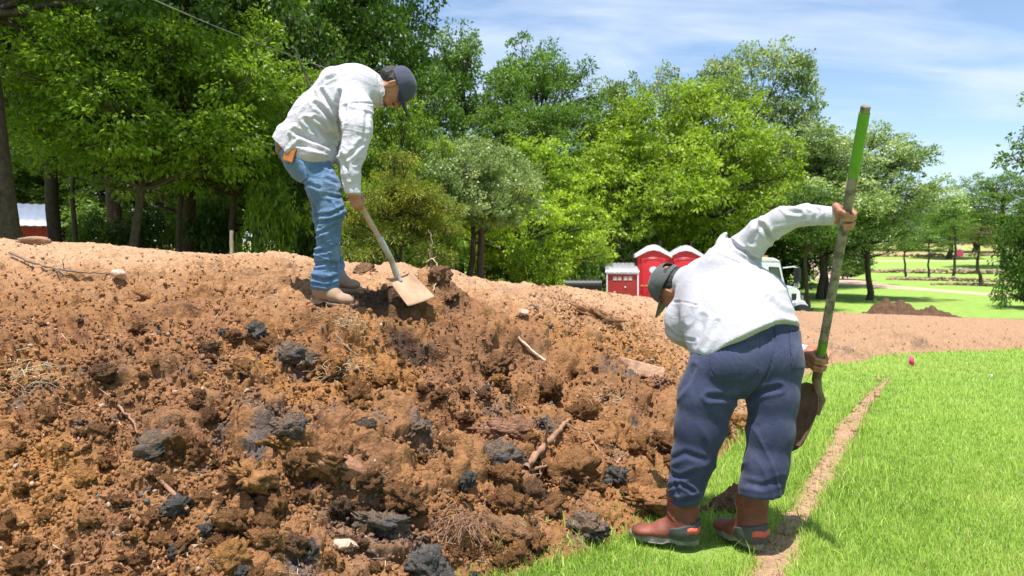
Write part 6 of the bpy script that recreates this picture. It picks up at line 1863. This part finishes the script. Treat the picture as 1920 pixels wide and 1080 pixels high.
# pink sign on the field tree
ps = P(1800, 474, 65.0)
e = empty('pink_sign', ps); tag(e, 'pink square sign hung on a field tree', 'sign')
m = MB(); m.box((0, 0, 0), (.46, .05, .62), None, .01); m.build('board', PINK, e)
m = MB(); m.box((0, -.005, .28), (.48, .06, .10), None, .01); m.build('white_top', WHITE, e)
m = MB(); m.tube([(-.1, .03, -.2), (-.25, .2, -.2)], .03, 6); m.build('bracket', BLACK, e)

ROWSTONE = simple('field_stone', (.34, .24, .16), (.24, .165, .105), .8, .95)
# low stone rows terracing the far field
def stone_row(px0, px1, d0, d1, label, seed, h=.5, n=260):
    g = np.random.default_rng(seed)
    bm = bmesh.new(); bmesh.ops.create_icosphere(bm, subdivisions=1, radius=1.0)
    bv = np.array([v.co[:] for v in bm.verts]); bf = np.array([[v.index for v in f.verts] for f in bm.faces]); bm.free()
    t = g.uniform(0, 1, n); px = px0 + (px1 - px0) * t; d = d0 + (d1 - d0) * t + g.normal(0, .35, n)
    x = (px - CX) / FPX * d; s = g.uniform(.14, .42, n) * h * 1.3
    z = ground_z(x, d) + g.uniform(0, h, n) * np.clip(1 - np.abs(t - .5) * 1.2, .3, 1)
    v = bv[None] * (1 + g.normal(0, .2, (n, len(bv), 1))) * s[:, None, None] * np.array([1.3, 1, .8]) + np.stack([x, d, z], 1)[:, None, :]
    f = bf[None] + (np.arange(n) * len(bv))[:, None, None]
    o = obj('stone_row', mesh_np('stone_row', v.reshape(-1, 3), f.reshape(-1, 3), False), ROWSTONE)
    tag(o, label, 'stones', kind='stuff')
stone_row(1625, 1930, 86, 82, 'upper row of brown stones across the far field', 601, .5)
stone_row(1660, 1930, 62, 59, 'middle row of brown stones across the far field', 602, .30)
stone_row(1745, 1930, 51, 50, 'lower row of brown stones across the far field', 604, .20)
stone_row(1600, 1930, 128, 122, 'row of brown stones high on the far slope', 605, .5)

# brown spoil heap behind the berm on the right
def far_heap():
    n, m_ = 150, 44
    U, V = np.meshgrid(np.linspace(0, 1, n), np.linspace(-1, 1, m_), indexing='xy')
    x = (P(1565, 0, 17)[0] + (P(1960, 0, 17)[0] - P(1565, 0, 17)[0]) * U); y = 17.2 + V * 1.0
    prof = np.interp(U, [0, .08, .25, .34, .5, .62, .8, 1], [0, .45, .85, 1.0, .78, .52, .35, .12])
    lm = lump(x + .1 * fbm(x * 4, y * 4, seed=3), y, .30, 71, .3, .4)[0]; l2 = lump(x, y, .12, 73, .2)[0]
    z = ground_z(x, y) - .1 + prof * np.clip(1 - V ** 2, 0, 1) ** .7 * (.66 + .24 * lm + .10 * l2 + .2 * fbm(x * 1.5, y * 1.5, seed=75))
    i = np.arange(m_ - 1)[:, None] * n; k = np.arange(n - 1)[None, :]
    f = np.stack([i + k, i + k + 1, i + n + k + 1, i + n + k], -1).reshape(-1, 4)
    o = obj('soil_heap', mesh_np('soil_heap', np.stack([x.ravel(), y.ravel(), z.ravel()], 1), f), soil_mat('heap_soil', False, ((.19, .11, .066), (.12, .07, .044)), .8))
    tag(o, 'low dark brown heap of soil behind the berm at right', 'soil heap')
far_heap()

# ================================================================== single things lying on the mound
def lay(name, label, cat, px, py, size, mat, mesh, stretch=(1, 1, 1), rot=None, sink=.3, group=None):
    p = mound_hit(px, py)
    o = set_rock(mesh, mat, p, size, name, sink, rot, None, stretch)
    tag(o, label, cat, group)
    return o
F_ = ROCKS_F
lay('boulder', 'smooth reddish-brown oblong boulder in the lower middle of the mound', 'boulder', 632, 893, .115, soil_mat('boulder', False, ((.40, .205, .125), (.32, .165, .10)), .5, .1), F_[1], (1.5, .85, .85), (.25, .42, .25), .28)
lay('soil_clod', 'big orange-brown clod in front of the left red boot', 'clod', 1212, 950, .125, CL['ochre'], ROCKS[2], (1.2, 1, 1.0), (.2, .1, .5), .25)
lay('soil_clod', 'dark grey-brown flat clod lying between the two boots', 'clod', 1372, 962, .125, CL['dark'], ROCKS[4], (1.35, .8, .95), (.1, -.35, .3), .30)
lay('stone', 'pale angular stone at the lower edge left of the root clump', 'stone', 648, 1035, .055, CL['stone'], F_[1], (1.2, .8, .7), (.5, .2, .4), .2)
lay('stone', 'rounded pale stone near the long twig at left', 'stone', 226, 522, .055, CL['stone'], F_[2], (1, 1, 1), (.1, .3, .2), .15)
lay('stone', 'orange-brown stone below the pale rounded one', 'stone', 268, 560, .065, CL['ochre'], F_[3], (1, 1, .9), (.4, .4, .2), .15)
lay('stone', 'flat tan stone on the crest below the red barn', 'stone', 62, 457, .10, CL['pale'], F_[1], (1.6, .8, .6), (.05, .05, .1), .3)
lay('stone', 'small white stone on the smooth berm slope', 'stone', 980, 598, .045, CL['stone'], F_[2], (1, 1, 1), None, .15)
lay('soil_clod', 'upright brown clod with a shadowed hollow on the berm slope', 'clod', 1130, 606, .16, CL['brown'], ROCKS[5], (1.3, .6, .7), (.1, .45, .2), .35)
lay('soil_clod', 'dark clay clod with rough black edge above the pit', 'clod', 545, 668, .085, CL['clay'], ROCKS[6], (1.3, .8, .9), (.1, .1, .3), .55)
lay('soil_clod', 'blue-grey clay lump left of the boulder', 'clod', 300, 838, .075, CL['clay'], ROCKS[1], (1.2, .8, 1.0), (.1, -.2, .2), .55)
lay('soil_clod', 'wide dark clay lump above the boulder', 'clod', 545, 815, .10, CL['clay'], ROCKS[3], (1.2, .8, 1.0), (.1, .1, .9), .55)
lay('soil_clod', 'black clay lump right of the pit', 'clod', 780, 815, .07, CL['clay'], ROCKS[7], (1, .9, 1), None, .45)
lay('soil_clod', 'grey clay lump under the pinkish clod', 'clod', 930, 862, .095, CL['clay'], ROCKS[0], (1.25, .8, .95), (.1, .1, .2), .55)
lay('soil_clod', 'pinkish-brown clod in the middle right of the mound', 'clod', 960, 822, .12, soil_mat('clod_pink', False, ((.42, .225, .14), (.33, .175, .11)), 1.0, .1), ROCKS[8], (1.5, .8, .8), (.1, .1, .2), .35)
lay('soil_clod', 'large dark clay lump at the grass edge bottom centre', 'clod', 1095, 1000, .115, CL['clay'], ROCKS[6], (1.3, .9, .9), (.1, .2, 2.2), .5)
lay('soil_clod', 'long grey clay slab at the bottom left of the root clump', 'clod', 715, 985, .10, CL['clay'], ROCKS[2], (1.25, .8, .95), (.1, .3, .2), .55)
lay('soil_clod', 'broad ochre clod with steep right face at lower left', 'clod', 470, 905, .125, CL['ochre'], ROCKS[3], (1.4, 1.0, .9), (.3, .25, 1.4), .45)
lay('soil_clod', 'reddish clod right of the root clump', 'clod', 965, 1020, .10, CL['brown'], ROCKS[1], (1.2, .9, .9), None, .3)
lay('soil_clod', 'yellowish lump at the lower left corner of the mound', 'clod', 168, 985, .045, CL['ochre'], ROCKS[5], (1, 1, 1), None, .2)
lay('soil_clod', 'crumbly brown clod on the heap just behind the square blade', 'clod', 788, 500, .085, CL['brown'], ROCKS[0], (1.2, 1, 1), None, .3)
lay('soil_clod', 'rough dark clod right of the square blade', 'clod', 822, 520, .09, CL['dark'], ROCKS[5], (1, 1, 1.1), None, .35)
lay('soil_clod', 'small crumbly clod between the far boot and the square shovel', 'clod', 684, 512, .07, CL['dark'], ROCKS[7], (1.2, 1, .9), None, .35)
lay('soil_clod', 'low brown clod at the right corner of the square blade', 'clod', 846, 560, .06, CL['brown'], ROCKS[2], (1.2, 1, .9), None, .35)
# tan block
p = mound_hit(1195, 700)
e = empty('stone_block', p, R(-8)); e.rotation_euler = (R(-20), R(14), R(-8)); tag(e, 'pale tan rectangular block half sunk in the slope left of the man', 'block')
m = MB(); m.box((0, 0, .02), (.40, .13, .11), None, .012); o = m.build('block', CL['pale'], e)

def on_mound(pts, lift=.01): return [mound_hit(a, b) + np.array([0, 0, lift]) for a, b in pts]
TW = 'sticks and roots in the soil'
line_thing('twig', 'long thin curved twig lying across the left upper mound', 'twig', on_mound([(18, 483), (58, 503), (112, 520), (168, 523), (215, 520)], .03), (.010, .005), DEADWOOD, 6, 1, .004, 4, TW)
line_thing('twig', 'short reddish stick in the lower left soil', 'twig', on_mound([(282, 897), (312, 930), (352, 972)], .03), (.010, .008), ROOT, 6, 2, .002, 0, TW)
line_thing('twig', 'thin pale bent twig left of the clay lump', 'twig', on_mound([(222, 776), (248, 800), (258, 826)], .03), (.006, .004), ROOT, 6, 3, .003, 0, TW)
line_thing('root', 'thick brown root slanting in the soil right of centre', 'root', on_mound([(985, 890), (1012, 858), (1046, 822), (1064, 800)], .03), (.020, .012), ROOT, 8, 4, .004, 3, TW)
line_thing('root', 'thin forked root below the thick root', 'root', on_mound([(960, 906), (1000, 890), (1040, 880), (1068, 895)], .03), (.009, .004), ROOT, 6, 5, .004, 3, TW)
line_thing('twig', 'thin straight stick below the square blade', 'twig', on_mound([(628, 638), (650, 662), (672, 682)], .03), (.006, .005), DEADWOOD, 6, 6, .002, 0, TW)
line_thing('twig', 'straight stalk lying on the smooth slope', 'twig', on_mound([(972, 640), (1000, 668), (1022, 682)], .02), (.009, .012), CL['stone'], 6, 8, .002, 0, TW)
q = mound_hit(806, 512)
line_thing('root', 'curly root sticking up from the heap beside the square blade', 'root', [q + [0.0, 0, -.06], q + [.01, 0, .06], P(806, 478, q[1]), P(812, 455, q[1]), P(803, 430, q[1] + .03)], (.009, .003), DEADWOOD, 6, 9, .004, 4, TW)
line_thing('root', 'pale looping root hanging right of the square blade', 'root', [P(800, 492, q[1]), P(812, 482, q[1] - .02), P(821, 500, q[1] - .05), P(818, 528, q[1] - .08), mound_hit(812, 548)], (.006, .004), STRAW, 6, 10, .004, 2, TW)
line_thing('twig', 'thin vine over the clods near the trousers', 'twig', on_mound([(1062, 812), (1100, 830), (1135, 870), (1160, 905)], .04), (.005, .004), ROOT, 6, 12, .004, 3, TW)

def hair_clump(name, label, px, py, n, ln, rad, mat, seed, droop=.6, thick=.0022, cat='roots', lift=.03):
    g = np.random.default_rng(seed); p = mound_hit(px, py) + [0, -.02, lift]
    parts = []
    for _ in range(n):
        a = p + g.normal(0, rad, 3) * [1, .7, .6]
        d = g.normal(0, 1, 3); d[1] -= .5; d[2] = abs(d[2]) * .3 - droop; d /= np.linalg.norm(d)
        b = a + d * ln * g.uniform(.4, 1.3)
        parts.append(tube_np(bent(a, b, g.uniform(0, .3), 5, g, .16), np.linspace(thick, thick * .5, 5) * g.uniform(.6, 1.5), 4)[:2])
    v, f = join_np(parts); o = obj(name, mesh_np(name, v, f), mat); tag(o, label, cat, kind='stuff')
    return o
hair_clump('root_clump', 'tangled clump of fine brown roots at the bottom of the mound', 868, 985, 200, .13, .045, ROOT, 61, .9, .0018)
hair_clump('dry_grass', 'tuft of dry straw above the pit', 632, 712, 110, .09, .06, STRAW, 62, .2, .0013, 'dry grass')
hair_clump('dry_grass', 'pale dry straw patch right below the tan boot', 655, 614, 140, .05, .05, STRAW, 63, .1, .0011, 'dry grass', .015)
hair_clump('dry_grass', 'dry pale stalks at the left edge of the mound', 45, 715, 60, .10, .07, STRAW, 64, .1, .0016, 'dry grass')
hair_clump('dry_grass', 'dry straw wisps among the clods at right', 1120, 760, 50, .09, .10, STRAW, 65, .2, .0014, 'dry grass')
lay('soil_clod', 'orange-red clod on top of the root clump', 'clod', 868, 945, .055, CL['ochre'], ROCKS[3], (1.3, .8, .8), None, .2)

# loose straw bits all over the soil, far too many to count: part of the mound
def straw_bits(n=1500, seed=71):
    g = np.random.default_rng(seed)
    y = 1 / np.sqrt(g.uniform(1 / 9.0 ** 2, 1 / 2.4 ** 2, n)); x = g.uniform(-.68, .40, n) * y
    z = mound_at(x, y); ok = z > .05; x, y, z = x[ok], y[ok], z[ok]; n = len(x)
    a = g.uniform(0, 6.28, n); l = g.uniform(.02, .08, n); up = g.uniform(-.1, .5, n)
    d = np.stack([np.cos(a), np.sin(a), up], 1) * l[:, None]; s = np.stack([-np.sin(a), np.cos(a), 0 * a], 1) * g.uniform(.0008, .0016, n)[:, None]
    p = np.stack([x, y, z + .012], 1)
    v = np.stack([p - s, p + s, p + d + s, p + d - s], 1).reshape(-1, 3)
    o = obj('straw_bits', mesh_np('straw_bits', v, np.arange(len(v)).reshape(-1, 4), False), STRAW, mound); o['kind'] = 'stuff'
straw_bits()
# crumbs spilled on the lawn edge and in the bare strip
def strip_crumbs(n=260, seed=73):
    g = np.random.default_rng(seed)
    i = g.integers(0, len(STRIP_C), n); c = STRIP_C[i]
    x = c[:, 0] + g.normal(0, .5, n) * c[:, 2]; y = c[:, 1] + g.normal(0, .1, n); s = np.clip(g.lognormal(math.log(.006), .6, n), .003, .03)
    bm = bmesh.new(); bmesh.ops.create_icosphere(bm, subdivisions=1, radius=1.0)
    bv = np.array([v.co[:] for v in bm.verts]); bf = np.array([[v.index for v in f.verts] for f in bm.faces]); bm.free()
    v = bv[None] * (1 + g.normal(0, .22, (n, len(bv), 1))) * s[:, None, None] + np.stack([x, y, .012 + s * .3], 1)[:, None, :]
    f = bf[None] + (np.arange(n) * len(bv))[:, None, None]
    o = obj('strip_crumbs', mesh_np('strip_crumbs', v.reshape(-1, 3), f.reshape(-1, 3), False), STRIP_SOIL, bare_strip); o['kind'] = 'stuff'
strip_crumbs()
